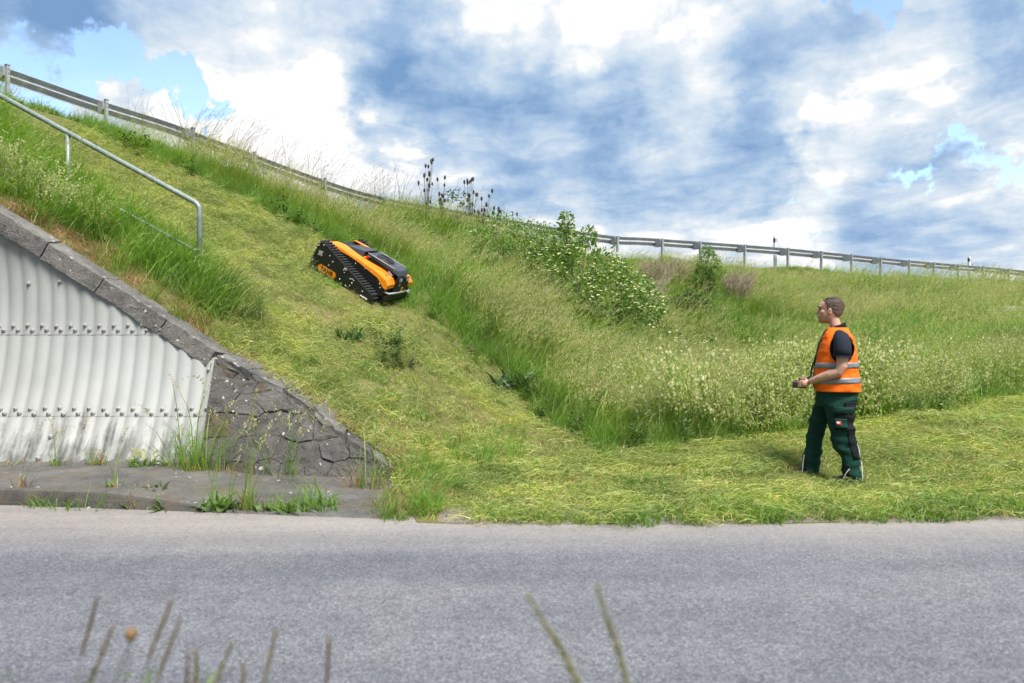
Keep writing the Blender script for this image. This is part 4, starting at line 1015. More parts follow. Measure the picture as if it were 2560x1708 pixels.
def make_mown():
    Pn, Rn, Sn, In, Tn = [], [], [], [], []
    kinds = ['mown', 'clip', 'swath', 'dry', 'verge']
    def put(x, y, kind, s0, s1, tint=0.0, tv=.1, dz=0.0, k=1.0, flow=None):
        n = len(x)
        if n == 0: return
        z = ground_z(x, y); tx, ty = tilt(x, y, n, k); s = rng.uniform(s0, s1, n)
        rz = rng.uniform(0, 6.28, n) if flow is None else flow+rng.normal(0, 1.0, n)
        # rotate so that the tilt acts in world axes
        Pn.append(np.c_[x, y, z+dz]); Rn.append(np.c_[tx, ty, rz]); Sn.append(np.c_[s, s, s])
        In.append(np.c_[np.full(n, kinds.index(kind)), rng.integers(0, 99, n)]); Tn.append(np.clip(np.asarray(tint)+rng.normal(0, tv, n), 0, .8))
    feet = Vector((3.15, 6.75, 0))
    x, y = cand(130, -8.5, 14, 5.0, 15)
    ok = (mown_edge(x, y) < .15) & ~left_tall(x, y) & (crest_gap(x, y) > 0) & (y > road_edge(x)+.02+.34*vnoise(x, y, 1.3, 66)*(.3+.9*vnoise(x, y, 3.7, 72))); x, y = x[ok], y[ok]
    pn = vnoise(x, y, .9, 61)*.5+vnoise(x, y, 2.3, 62)*.5; u = rng.random(len(x))
    slope = np.clip((y-6.6-.4*x)/2.0, 0, 1)*np.where(x < 2, 1, .3)
    # swathes left by the passes of the mower: down the bank on the slope, along the lane on the level
    ang = np.where(slope > .3, -.45, .12); al = x*np.cos(ang)+y*np.sin(ang); ac = -x*np.sin(ang)+y*np.cos(ang)
    row = vnoise(al*.35, ac*2.4, 1.0, 81)*.7+vnoise(al*1.2, ac*4.0, 1.0, 82)*.3
    yel = np.clip(.0+.55*(pn-.46)+.14*slope, 0, .5)
    foot = (((x+2.35)/.85)**2+((y-11.25)/.8)**2 < 1) | (((x-3.05)/.5)**2+((y-6.78)/.32)**2 < 1)
    a = (u < .48) & ~foot; put(x[a], y[a], 'mown', .7, 1.3, tint=np.clip(yel[a]+.25*(row[a] < .38), 0, .6))
    a = foot; put(x[a], y[a], 'mown', .5, .85, tint=yel[a]); u = np.where(foot, .5, u)*1.0; foot2 = foot
    flow = np.where(x < 1, -.6+1.2*(vnoise(x, y, .7, 63)-.5), 3.1*(vnoise(x, y, .5, 64)-.5))
    a = ~foot2 & (u >= .48) & (u < .48+.40*np.clip((row-.24)*3.2, .30, 1)); put(x[a], y[a], 'clip', .7, 1.25, tint=yel[a]*.8, dz=.012, flow=flow[a])
    a = (u > .90) & (row > .58); put(x[a], y[a], 'swath', .7, 1.1, tint=yel[a]*.5, dz=.02, flow=flow[a])
    a = (vnoise(x, y, 2.1, 67)*.6+vnoise(x, y, 4.5, 78)*.4 > .62) & (u < .55); put(x[a], y[a], 'dry', .25, .55, k=.8); a = (vnoise(x, y, 1.7, 77) > .76) & (u > .4); put(x[a], y[a], 'verge', .5, 1.05, tint=-.1, k=.6)
    d = y-y_start(x); a = (x < -1.0) & (d < .25) & (u < .6); put(x[a], y[a], 'dry', .5, 1.0)
    # green fringe left at the lane's edge
    x, y = cand(260, -1.0, 8, 5.0, 6.1); e = y-road_edge(x)
    w = .10+.50*vnoise(x, y, 1.6, 68)*np.clip((x-.3)/2, .15, 1)*(vnoise(x, y, .8, 71) > .3); ok = (e > .02+.30*vnoise(x, y, 1.3, 66)*(.2+.9*vnoise(x, y, 3.7, 72))) & (e < w); x, y = x[ok], y[ok]; u = rng.random(len(x))
    a = u < .8; put(x[a], y[a], 'verge', .6, 1.5, tint=.05, k=.3)
    a = u > .93; put(x[a], y[a], 'dry', .3, .6, k=.3)
    o = scatter('mown_grass', kinds, np.concatenate(Pn), np.concatenate(Rn), np.concatenate(Sn), np.concatenate(In), np.concatenate(Tn), 'freshly mown yellow green grass strewn with cut blades', 'grass')
    return o
make_mown()
# ------------------------------------------------------------------ tracked slope mower
def paint(name, col, rough=.3, coat=.4, var=.06):
    m = simple(name, col, rough, 0, var, 5); b = m.node_tree.nodes['Principled BSDF']; b.inputs['Coat Weight'].default_value = coat; b.inputs['Coat Roughness'].default_value = .15; return m
M_BLACK = paint('black_paint', (.008, .008, .009), .5, .05, .3)
M_HOOD = paint('grey_black_plastic', (.03, .032, .04), .3, .3, .2)
M_ORANGE = paint('orange_paint', (.78, .225, .006), .36, .25, .14)
M_RUBBER = simple('track_rubber', (.028, .028, .03), .75, 0, .4, 20, .3)
M_STEEL = simple('bright_steel', (.62, .62, .62), .3, .7, .1)
M_SILVER = simple('silver_paint', (.45, .45, .45), .4, .3, .1)
M_YEL = simple('yellow_label', (.75, .45, .02), .5)
M_RED = simple('red_plastic', (.55, .03, .02), .45)
M_LAMP = simple('lamp_glass', (.55, .58, .62), .15)
def bold_text(txt, size, parent, mat, name, M, offset=.0, shear=0, sx=1.0, ext=.002):
    cu = bpy.data.curves.new(name, 'FONT'); cu.body = txt; cu.size = size; cu.align_x = 'CENTER'; cu.align_y = 'CENTER'; cu.extrude = ext; cu.offset = offset; cu.shear = shear; cu.space_character = 1.12
    t = bpy.data.objects.new(name, cu); COL.objects.link(t)
    dg = bpy.context.evaluated_depsgraph_get(); me = bpy.data.meshes.new_from_object(t.evaluated_get(dg)); bpy.data.objects.remove(t)
    me.transform(M @ Matrix.Diagonal((sx, 1, 1, 1))); me.materials.clear(); me.materials.append(mat)
    return link(name, me, parent)

def hull2d(pts):
    pts = sorted(set(pts))
    def half(ps):
        h = []
        for p in ps:
            while len(h) > 1 and (h[-1][0]-h[-2][0])*(p[1]-h[-2][1])-(h[-1][1]-h[-2][1])*(p[0]-h[-2][0]) <= 0: h.pop()
            h.append(p)
        return h
    a, b = half(pts), half(pts[::-1]); return a[:-1]+b[:-1]
def track_outline(grow=0.0):
    pts = []
    for cx, cz, r in ((-.545, .075, .07), (-.50, .425, .085), (.495, .10, .098)):
        for k in range(28):
            a = 2*math.pi*k/28; pts.append((round(cx+(r+grow)*math.cos(a), 4), round(cz+(r+grow)*math.sin(a), 4)))
    return hull2d(pts)

def build_mower():
    d = Vector((.84, -.227, -.5)).normalized(); n = Vector((.427, -.299, .853)); n = (n-d*n.dot(d)).normalized(); w = n.cross(d)
    root = empty('slope_mower'); O = Vector((-2.82, 11.07, 2.255))
    Mx = Matrix((d, w, n)).transposed(); root.matrix_world = Matrix.Translation(O) @ Mx.to_4x4() @ Matrix.Diagonal((1.05, 1.05, 1.05, 1))
    tag(root, 'black and orange tracked robot mower with TAHR badge on the mown slope', 'mower')
    def z2l(x, y, W=0.0):
        dx, dy = x-770-634*W, y-1010+93*W; det = -1125820.0
        return ((dx*-998-dy*408)/det, (902*dy-553*dx)/det)
    out = track_outline(.006); perim = track_outline(.0)
    lug = MB(); lug.box((0, 0, .010), (.016, .15, .022)); lug.box((0, .045, .022), (.012, .03, .014)); lug.box((0, -.045, .022), (.012, .03, .014)); lug_me = lug.mesh('lug', M_RUBBER)
    for side, W in ((0, .015), (1, .985)):
        # belt
        mb = MB(); k = len(out); inn = track_outline(-.02)
        o2 = out; vs = [(a, W, c) for a, c in o2]+[(a, W+.15, c) for a, c in o2]
        mb.add(vs, [(i, (i+1) % k, k+(i+1) % k, k+i) for i in range(k)])
        belt = mb.build('track', M_RUBBER, root); sm = belt.modifiers.new('t', 'SOLIDIFY'); sm.thickness = .022; sm.offset = -1
        L_ = 0; seg = []
        for i in range(k):
            a, b = Vector((*o2[i], 0)), Vector((*o2[(i+1) % k], 0)); seg.append((L_, a, b)); L_ += (b-a).length
        nl = 58
        for q in range(nl):
            s = L_*q/nl
            for (s0, a, b) in seg:
                if s0 <= s < s0+(b-a).length+1e-9:
                    p = a+(b-a).normalized()*(s-s0); t = (b-a).normalized(); nn = Vector((t.y, -t.x, 0))
                    lo = link('lug', lug_me, belt); lo.location = (p.x, W+.075, p.y); lo.rotation_euler = (0, -math.atan2(t.y, t.x)+math.pi, 0)
                    break
        for Wp, nm in ((W-.015 if side == 0 else W+.153, 'side_plate'), (W+.155 if side == 0 else W-.013, 'inner_plate')):
            mb = MB(); mb.prism(perim[::-1], Wp, Wp+.010); mb.build(nm, M_BLACK, root, bevel=.003)
    # hull between the tracks
    mb = MB(); mb.prism([(-.56, .20), (-.55, .49), (-.40, .50), (.42, .47), (.60, .42), (.64, .30), (.64, .16), (.40, .10), (-.45, .10)], .185, .965); mb.build('chassis', M_BLACK, root, bevel=.012)
    mb = MB(); mb.prism([(.36, .06), (.36, .20), (.68, .20), (.70, .12), (.66, .04)], .21, .94); mb.build('cutter_deck', M_BLACK, root, bevel=.01)
    SEC = [(-.555, .455, .485, .30, .50), (-.50, .468, .502, .34, .530), (-.34, .47, .512, .372, .542), (-.12, .475, .507, .335, .53), (.08, .462, .50, .32, .522), (.28, .43, .487, .36, .512), (.46, .405, .468, .415, .495), (.60, .315, .435, .42, .462), (.665, .305, .375, .415, .385), (.668, .30, .318, .40, .318)]
    for mir in (0, 1):
        mb = MB(); f = lambda W: W if not mir else 1.15-W
        for a, lo, t1, wi, t2 in SEC: mb.add([(a, f(.178), lo), (a, f(.185), t1), (a, f((.185+wi)/2), (t1+t2)/2+.006), (a, f(wi), t2)], [])
        mb.f = [(i*4+j, i*4+j+1, i*4+j+5, i*4+j+4) for i in range(len(SEC)-1) for j in range(3)]; mb.m = [0]*len(mb.f)
        o = mb.build('orange_panel', M_ORANGE, root, fix=True); sm = o.modifiers.new('t', 'SOLIDIFY'); sm.thickness = .012; sm.offset = -1 if not mir else 1
        if not mir:   # thin facets of darker orange laid on the panel
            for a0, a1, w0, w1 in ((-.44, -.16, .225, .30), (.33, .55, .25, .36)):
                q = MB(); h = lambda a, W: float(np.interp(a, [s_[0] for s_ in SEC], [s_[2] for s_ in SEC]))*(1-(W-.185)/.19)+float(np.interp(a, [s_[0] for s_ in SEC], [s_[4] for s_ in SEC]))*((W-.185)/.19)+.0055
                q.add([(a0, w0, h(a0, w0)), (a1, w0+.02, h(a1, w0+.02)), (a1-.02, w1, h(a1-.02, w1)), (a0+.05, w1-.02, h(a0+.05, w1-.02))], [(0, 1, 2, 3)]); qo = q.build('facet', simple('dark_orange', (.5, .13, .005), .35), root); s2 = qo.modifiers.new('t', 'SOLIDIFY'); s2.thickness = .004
    # rear bonnet and engine cover
    mb = MB(); mb.add([(-.37, .36, .50), (-.37, .79, .50), (.0, .80, .50), (.0, .35, .50), (-.33, .39, .545), (-.33, .76, .545), (-.01, .77, .615), (-.01, .38, .61)], [(0, 3, 2, 1), (4, 5, 6, 7), (0, 1, 5, 4), (1, 2, 6, 5), (2, 3, 7, 6), (3, 0, 4, 7)]); mb.build('rear_bonnet', M_HOOD, root, bevel=.01)
    mb = MB(); mb.add([(.04, .385, .575), (.62, .37, .545), (.66, .42, .50), (.66, .73, .50), (.62, .78, .545), (.04, .765, .575), (.05, .40, .612), (.56, .39, .60), (.61, .45, .575), (.61, .70, .575), (.56, .76, .60), (.05, .75, .612)],
                      [(0, 1, 7, 6), (1, 2, 8, 7), (2, 3, 9, 8), (3, 4, 10, 9), (4, 5, 11, 10), (5, 0, 6, 11), (6, 7, 8, 9, 10, 11), (5, 4, 3, 2, 1, 0)]); hood = mb.build('engine_cover', M_HOOD, root, bevel=.012)
    mb = MB(); mb.tube([(.27, .575, .600), (.27, .575, .626)], [.155, .135], 24); mb.build('fan_shroud', M_BLACKP, hood, smooth=False)
    for k in range(4):
        mb = MB(); r = .03+.028*k; mb.tube([(.27+r*math.cos(a), .575+r*math.sin(a), .629) for a in np.linspace(0, 2*math.pi, 25)], .0035, 5, False); mb.build('grille_ring', M_HOOD, hood)
    for x0, x1, y0 in ((.05, .56, .388), (.05, .56, .762)):
        mb = MB(); mb.tube([(x0, y0, .612), (x1, y0, .602)], .006, 6); mb.build('edge_trim', M_SILVER, hood)
    mb = MB(); mb.box((.33, .575, .50), (.54, .34, .14)); mb.box((.20, .42, .50), (.16, .05, .10)); mb.build('engine', M_BLACKP, root, bevel=.01)
    mb = MB(); mb.tube([(.06, .40, .50), (.06, .40, .555)], [.03, .026], 12); mb.build('fuel_cap', M_RED, root)
    mb = MB(); mb.box((.085, .42, .575), (.06, .06, .035)); mb.build('valve_block', M_SILVER, root, bevel=.004)
    mb = MB(); mb.tube([(.03, .40, .50), (.03, .40, .525)], .04, 12); mb.build('oil_ring', M_ORANGE, root)
    mb = MB(); mb.prism([(.46, .47), (.50, .53), (.58, .50), (.57, .45)], .372, .384); mb.build('bracket', M_SILVER, root)
    # front end
    mb = MB(); mb.prism([(.62, .19), (.66, .50), (.675, .50), (.70, .36), (.69, .19)], .40, .78); mb.build('front_panel', M_BLACK, root, bevel=.008)
    for W in (.47, .69):
        mb = MB(); mb.box((.69, W, .465), (.03, .10, .06)); lm = mb.build('headlamp', M_BLACKP, root, bevel=.008)
        mb = MB(); mb.box((.706, W, .465), (.006, .078, .042)); mb.build('lens', M_LAMP, lm)
    mb = MB(); mb.tube([(.60, .20, .255), (.705, .24, .25), (.715, .50, .25), (.705, .90, .25), (.60, .95, .255)], .016, 8); mb.build('bumper_bar', M_SILVER, root, smooth=True)
    mb = MB(); mb.box((.702, .62, .30), (.006, .05, .075)); mb.build('warning_label', M_YEL, root)
    mb = MB(); mb.tube([(.69, .74, .27), (.79, .74, .27)], .013, 8); mb.build('tow_pin', M_STEEL, root)
    mb = MB(); mb.box((.69, .50, .38), (.02, .035, .05)); mb.build('latch', M_SILVER, root)
    # badge and its lettering
    a0, c0 = z2l(567, 722); bt = MB()
    hl, hh, ch = .172, .05, .03
    bt.prism([(a0-hl, c0-hh+ch), (a0-hl+ch, c0-hh), (a0+hl-ch, c0-hh), (a0+hl, c0-hh+ch), (a0+hl, c0+hh-ch), (a0+hl-ch, c0+hh), (a0-hl+ch, c0+hh), (a0-hl, c0+hh-ch)][::-1], -.004, .0); badge = bt.build('badge', M_ORANGE, root)
    T = Matrix.Translation((a0, -.005, c0)) @ Matrix.Rotation(R(90), 4, 'X')
    bold_text('TAHR', .094, badge, M_BLACK, 'lettering', T, .0028, .0, .92)
    # bolts
    bm_ = MB(); bm_.ellipsoid((0, 0, 0), (.0115, .0075, .0115), 8, 6); bme = bm_.mesh('bolt', M_STEEL, smooth=True)
    for x, y in ((315, 510), (320, 632), (625, 452), (675, 557), (605, 617), (450, 770), (605, 865), (800, 860), (870, 705), (882, 748), (985, 860), (1017, 866), (1046, 888), (1014, 938), (977, 980), (900, 975), (912, 1057), (1070, 1155), (1200, 1078), (1130, 1195), (430, 262), (520, 265), (1014, 930)):
        a, c = z2l(x, y); b = link('bolt', bme, root); b.location = (a, -.003, c)
    for x, y in ((1218, 620), (1245, 678), (1360, 738), (1497, 950), (1505, 1018), (1075, 585)):
        a, c = z2l(x, y, .18); b = link('bolt', bme, root); b.location = (a, .183, c)
    a, c = z2l(460, 400); mb = MB()
    for ang in (35, 125): mb.box((a, -.005, c), (.095, .01, .026), Euler((0, R(ang), 0)).to_matrix())
    mb.tube([(a, -.002, c), (a, -.014, c)], .03, 14); mb.build('tension_bracket', M_STEEL, root)
    a, c = z2l(1222, 1178); mb = MB(); mb.tube([(a-.06, -.006, c+.0), (a+.07, -.006, c+.0)], .018, 8, True, .3); mb.build('tread_plate', M_SILVER, root)
    a, c = z2l(905, 690); mb = MB(); mb.box((a, -.006, c), (.05, .012, .03)); mb.build('cable_clip', M_SILVER, root)
    return root
build_mower()

# ------------------------------------------------------------------ person with remote control
MAN = Vector((3.205, 6.74, gz(3.205, 6.74)-.02))
def ring(cx, cy, z, hx, hy, n=28, p=2.3, tiltx=0.0):
    o = []
    for k in range(n):
        a = 2*math.pi*k/n; ca, sa = math.cos(a), math.sin(a)
        x = math.copysign(abs(ca)**(2/p), ca)*hx; y = math.copysign(abs(sa)**(2/p), sa)*hy
        o.append((cx+x, cy+y, z+tiltx*x))
    return o
class Loft:
    """stack of horizontal sections (z, x_front, x_back, y_centre, half_width); theta 0 = back, 90 = far side, 180 = front, 270 = near side"""
    def __init__(s, secs, p=2.3): s.s = sorted(secs); s.p = p
    def at(s, z, th, off=0.0):
        zz = [q[0] for q in s.s]; v = [float(np.interp(z, zz, [q[i] for q in s.s])) for i in range(1, 5)]
        cx, hx = (v[0]+v[1])/2, (v[1]-v[0])/2; ca, sa = math.cos(R(th)), math.sin(R(th))
        x = cx+math.copysign(abs(ca)**(2/s.p), ca)*(hx+off); y = v[2]+math.copysign(abs(sa)**(2/s.p), sa)*(v[3]+off)
        return Vector((x, y, z))
    def grid(s, z0, z1, nz, t0, t1, nt, off=0.0, fold=0.0, fs=9, keep=None, mb=None, wrap=False):
        mb = mb or MB(); base = len(mb.v); vs = []
        for i in range(nz+1):
            for j in range(nt+(0 if wrap else 1)):
                p = s.at(z0+(z1-z0)*i/nz, t0+(t1-t0)*j/nt, off)
                if fold:
                    q = mnoise.noise(Vector((p.x*fs*.6, p.y*fs*.6, p.z*fs*1.6+3)))*fold+mnoise.noise(Vector((p.x*fs*2, p.y*fs*2, p.z*fs*3.1)))*fold*.4
                    c = s.at(p.z, 0).lerp(s.at(p.z, 180), .5); dr = (p-c); dr.z = 0
                    if dr.length > 1e-6: p += dr.normalized()*q
                vs.append(p)
        m = nt if wrap else nt+1; fs_ = []
        for i in range(nz):
            for j in range(nt):
                a, b = i*m+j, i*m+(j+1) % m
                c = (vs[a]+vs[b]+vs[a+m]+vs[b+m])/4
                if keep is None or keep(c): fs_.append((a, b, b+m, a+m))
        mb.add(vs, fs_); return mb
def cloth(name, col, rough=.85, wv=160, bump=.25, var=.12):
    return simple(name, col, rough, 0, var, 11, bump, wv, .2)
M_VEST = cloth('orange_vest_cloth', (.90, .145, .008), .7)
M_BAND = simple('reflective_tape', (.20, .215, .235), .4, .1, .08)
M_NAVY = cloth('navy_shirt_cloth', (.016, .020, .032))
M_TROU = cloth('green_work_cloth', (.0065, .040, .029), .8, 120, .3, .3)
M_TROUB = cloth('black_work_cloth', (.009, .011, .012), .85)
M_SHOE = simple('black_leather', (.012, .012, .013), .5, 0, .2, 20, .2)
M_HAIR = simple('short_brown_hair', (.038, .025, .019), .75, 0, .35, 60, .6, 220)
def fade_mat():
    m, nt, N, L, b = new_mat('clipped_hair'); p = obj_pos(nt); sp = nt.nodes.new('ShaderNodeSeparateXYZ'); L.new(p, sp.inputs[0])
    st = nt.nodes.new('ShaderNodeMapping'); L.new(p, st.inputs['Vector']); st.inputs['Scale'].default_value = (60, 200, 60)
    n = noise_n(nt, st.outputs[0], 1.0, 5, .7); f = ndm(nt, 'ShaderNodeMapRange', {0: sp.outputs[2], 1: 1.765, 2: 1.64, 3: 0.0, 4: .75}).outputs[0]
    c = ramp_n(nt, n, [(.3, (.022, .014, .010)), (.7, (.085, .055, .040))]); c = mix_n(nt, f, c, (.19, .115, .085))
    L.new(c, b.inputs['Base Color']); b.inputs['Roughness'].default_value = .7; bump_n(nt, b, n, .8, .006); return m
M_FADE = fade_mat()
M_PIPING = simple('white_piping', (.62, .64, .64), .5)
def skin_mat():
    m, nt, N, L, b = new_mat('skin'); p = obj_pos(nt)
    sp = nt.nodes.new('ShaderNodeSeparateXYZ'); L.new(p, sp.inputs[0])
    n = noise_n(nt, p, 25, 4, .6); c = ramp_n(nt, n, [(.3, (.50, .27, .19)), (.7, (.60, .34, .25))])
    # trimmed beard over jaw, chin and upper lip
    zf = ndm(nt, 'ShaderNodeMapRange', {0: sp.outputs[2], 1: 1.652, 2: 1.625}).outputs[0]
    zl = ndm(nt, 'ShaderNodeMapRange', {0: sp.outputs[2], 1: 1.545, 2: 1.572}).outputs[0]
    xf = ndm(nt, 'ShaderNodeMapRange', {0: sp.outputs[0], 1: -.04, 2: -.085}).outputs[0]
    f = math_n(nt, 'MULTIPLY', math_n(nt, 'MULTIPLY', zf, zl), math_n(nt, 'MULTIPLY', xf, .42))
    c = mix_n(nt, f, c, (.10, .055, .04))
    L.new(c, b.inputs['Base Color']); b.inputs['Roughness'].default_value = .5; b.inputs['Subsurface Weight'].default_value = .12; b.inputs['Subsurface Radius'].default_value = (.01, .004, .002); b.inputs['Subsurface Scale'].default_value = .5
    return m
M_SKIN = skin_mat()

def build_man():
    YAW = R(-25.4)
    root = empty('person', tuple(MAN), (0, 0, YAW)); tag(root, 'standing man in an orange safety vest and green work trousers watching the mower', 'person')
    # --- body: one remeshed surface
    b = MB()
    head = Loft([(1.560, -.145, -.075, 0, .020), (1.572, -.158, -.035, 0, .036), (1.59, -.162, -.01, 0, .050), (1.612, -.160, .012, 0, .058), (1.64, -.162, .035, 0, .064), (1.665, -.158, .05, 0, .068), (1.69, -.152, .058, 0, .072), (1.712, -.156, .062, 0, .075),
                 (1.735, -.160, .063, 0, .077), (1.76, -.150, .060, 0, .075), (1.782, -.125, .048, 0, .064), (1.798, -.090, .028, 0, .045), (1.806, -.055, .0, 0, .02)], 2.2)
    zs = [q[0] for q in head.s]; vs = []; n = 24
    for z in zs: vs += [head.at(z, 360*k/n) for k in range(n)]
    b.add(vs, [(i*n+j, i*n+(j+1) % n, (i+1)*n+(j+1) % n, (i+1)*n+j) for i in range(len(zs)-1) for j in range(n)]+[tuple(range(n-1, -1, -1)), tuple((len(zs)-1)*n+j for j in range(n))])
    b.tube([(-.152, 0, 1.712), (-.168, 0, 1.685), (-.184, 0, 1.662), (-.172, 0, 1.650)], [.010, .012, .0155, .013], 10)      # nose
    b.ellipsoid((-.160, 0, 1.626), (.012, .024, .006), 10, 6); b.ellipsoid((-.158, 0, 1.613), (.013, .021, .007), 10, 6)      # lips
    b.ellipsoid((-.152, 0, 1.582), (.016, .022, .014), 10, 6)                                                                    # chin
    for s in (-1, 1):
        b.ellipsoid((-.146, s*.033, 1.728), (.013, .022, .007), 10, 6)                                                           # brow ridge
        b.ellipsoid((-.125, s*.048, 1.672), (.022, .02, .02), 10, 6)                                                             # cheekbone
        M = Euler((0, R(-12), R(s*18))).to_matrix()
        b.ellipsoid((-.062, s*.076, 1.672), (.019, .010, .033), 12, 8, M); b.ellipsoid((-.056, s*.083, 1.690), (.016, .007, .016), 10, 6, M)
    b.tube([(-.035, 0, 1.63), (-.018, 0, 1.56), (.0, 0, 1.50), (.01, 0, 1.44)], [.052, .052, .056, .08], 18)
    tor = Loft([(.86, -.13, .13, 0, .16), (1.0, -.15, .14, 0, .165), (1.2, -.13, .14, 0, .17), (1.36, -.12, .13, 0, .18), (1.45, -.08, .10, 0, .13), (1.49, -.05, .07, 0, .07)])
    zs = [q[0] for q in tor.s]; vs = []
    for z in zs: vs += [tor.at(z, 360*k/n) for k in range(n)]
    b.add(vs, [(i*n+j, i*n+(j+1) % n, (i+1)*n+(j+1) % n, (i+1)*n+j) for i in range(len(zs)-1) for j in range(n)]+[tuple(range(n-1, -1, -1)), tuple((len(zs)-1)*n+j for j in range(n))])
    for s in (-1, 1):
        dx = 0 if s < 0 else -.015
        b.tube([(.03, s*.15, 1.42), (.045, s*.205, 1.38), (.052, s*.235, 1.26), (.045, s*.25, 1.14), (.02, s*.248, 1.088), (-.06, s*.235, 1.062), (-.14+dx, s*.205, 1.03), (-.205+dx, s*.172, 1.0), (-.235+dx, s*.155, .985)],
               [.056, .058, .056, .049, .046, .046, .039, .031, .028], 16)
        # hand closed round the controller: palm, four unequal fingers, thumb from the side of the palm
        W = Vector((-.235+dx, s*.155, .985)); pc = Vector((-.272+dx, s*.138, .968))
        b.ellipsoid(pc, (.046, .022, .036), 12, 8, Euler((0, R(-20), R(s*-22))).to_matrix())
        for k, (ln, zz) in enumerate(((.072, .990), (.080, .973), (.074, .956), (.058, .940))):
            p0 = Vector((-.300+dx, s*.134, zz)); p1 = p0+Vector((-.030, s*-.004, -.006)); p2 = p1+Vector((-.020, s*-.024, -.006)); p3 = p2+Vector((-.004, s*-.030*ln/.08, -.002))
            b.tube([p0+Vector((.02, 0, 0)), p0, p1, p2, p3], [.0095, .010, .0092, .0085, .0072], 9)
        t0 = Vector((-.262+dx, s*.118, .998)); b.tube([t0, t0+Vector((-.022, s*-.016, .012)), t0+Vector((-.046, s*-.03, .006)), t0+Vector((-.062, s*-.036, -.002))], [.013, .0118, .0105, .0085], 9)
        # legs inside the trousers
        lx = [(.03, .88), (.04, .5), (.11, .22), (.13, .06)] if s < 0 else [(-.05, .88), (-.16, .5), (-.21, .25), (-.23, .06)]
        b.tube([(x, s*.10, z) for x, z in lx], [.075, .045, .04, .035], 14)
    body = b.build('body', M_SKIN, root)
    rm = body.modifiers.new('r', 'REMESH'); rm.mode = 'VOXEL'; rm.voxel_size = .0052; rm.use_smooth_shade = True
    sm = body.modifiers.new('s', 'SMOOTH'); sm.factor = .5; sm.iterations = 3
    for s in (-1, 1):
        e = MB(); e.ellipsoid((-.150, s*.034, 1.704), (.010, .013, .0065), 10, 6); e.build('eye', M_BLACKP, root, smooth=True)
        e = MB(); e.tube([(-.166, s*.016, 1.722), (-.163, s*.034, 1.727), (-.146, s*.054, 1.722)], [.003, .004, .002], 6); e.build('eyebrow', M_HAIR, root)
    # hair
    def hairline(c):
        x, z = c.x, c.z
        lo = float(np.interp(x, [-.2, -.138, -.122, -.105, -.092, -.080, -.072, -.045, -.02, .0, .08], [1.9, 1.812, 1.788, 1.778, 1.752, 1.70, 1.69, 1.705, 1.66, 1.628, 1.606]))
        return z > lo
    hl = Loft([(q[0], q[1]-(.006 if q[0] > 1.74 else .003), q[2]+.006, q[3], q[4]+.004) for q in head.s if q[0] < 1.8] + [(1.80, -.105, .040, 0, .055), (1.815, -.085, .018, 0, .036), (1.823, -.06, -.005, 0, .012)], 2.2)
    hm = hl.grid(1.59, 1.823, 46, 0, 360, 60, .002, .004, 60, hairline, wrap=True)
    ho = hm.build('hair', M_FADE, root, smooth=True); so = ho.modifiers.new('t', 'SOLIDIFY'); so.thickness = .006; so.offset = -1
    # shirt: torso, two short sleeves, collar
    sh = Loft([(.90, -.165, .17, 0, .195), (1.2, -.16, .165, 0, .20), (1.34, -.145, .145, 0, .21), (1.42, -.115, .122, 0, .19), (1.47, -.085, .095, 0, .13), (1.50, -.07, .075, 0, .085)])
    smb = sh.grid(.90, 1.50, 24, 0, 360, 40, 0, .006, 9, wrap=True)
    for s in (-1, 1):
        smb.tube([(.02, s*.12, 1.435), (.038, s*.185, 1.412), (.048, s*.225, 1.36), (.052, s*.243, 1.30), (.048, s*.252, 1.235)], [.062, .074, .078, .077, .078], 22)
    shirt = smb.build('shirt', M_NAVY, root, smooth=True)
    cm = MB(); k = 26; vs = []
    for lev, (r, dz) in enumerate(((.078, -.03), (.070, .0), (.068, .022), (.073, .0))):
        for j in range(k):
            a = 2*math.pi*j/k; x = math.cos(a)*r*(1.04); vs.append((x-.002+(.012 if math.cos(a) > 0 else -.004), math.sin(a)*r, 1.515+dz+.034*math.cos(a)))
    cm.add(vs, [(l*k+j, l*k+(j+1) % k, (l+1)*k+(j+1) % k, (l+1)*k+j) for l in range(3) for j in range(k)]); cm.build('collar', M_TROUB, shirt, smooth=True)
    for s in (-1, 1):
        cm = MB(); cm.tube([(.0485, s*.252, 1.243), (.0475, s*.253, 1.228)], [.0795, .0795], 22, False); cm.build('sleeve_hem', M_NAVY, shirt, smooth=True)
    # vest
    vt = Loft([(.893, -.190, .212, 0, .225), (.97, -.200, .210, 0, .222), (1.06, -.200, .200, 0, .220), (1.2, -.182, .182, 0, .220), (1.34, -.160, .165, 0, .223), (1.42, -.132, .145, 0, .205), (1.46, -.108, .125, 0, .175), (1.485, -.090, .112, 0, .135), (1.515, -.078, .095, 0, .096)])
    def keep(c):
        if abs(c.y) > .085:
            ex = (c.x-.048)/.105; ez = (c.z-1.318)/(.15 if c.z < 1.318 else .135)
            if ex*ex+ez*ez < 1: return False
        return True
    vm = vt.grid(.893, 1.515, 60, 0, 360, 88, .004, .013, 10, keep, wrap=True)
    # pull the cut edge on to the armhole ellipse
    bm = bmesh.new(); me0 = bpy.data.meshes.new('tmp'); me0.from_pydata(vm.v, [], vm.f); bm.from_mesh(me0)
    for v in bm.verts:
        if v.link_faces and v.is_boundary and abs(v.co.y) > .08 and v.co.z > 1.1 and v.co.z < 1.47:
            rz = .15 if v.co.z < 1.318 else .135
            ex, ez = (v.co.x-.048)/.105, (v.co.z-1.318)/rz; l = math.hypot(ex, ez)
            if l > .5: v.co.x = .048+ex/l*.105; v.co.z = 1.318+ez/l*rz
    bmesh.ops.delete(bm, geom=[v for v in bm.verts if not v.link_faces], context='VERTS')
    bmesh.ops.recalc_face_normals(bm, faces=bm.faces)
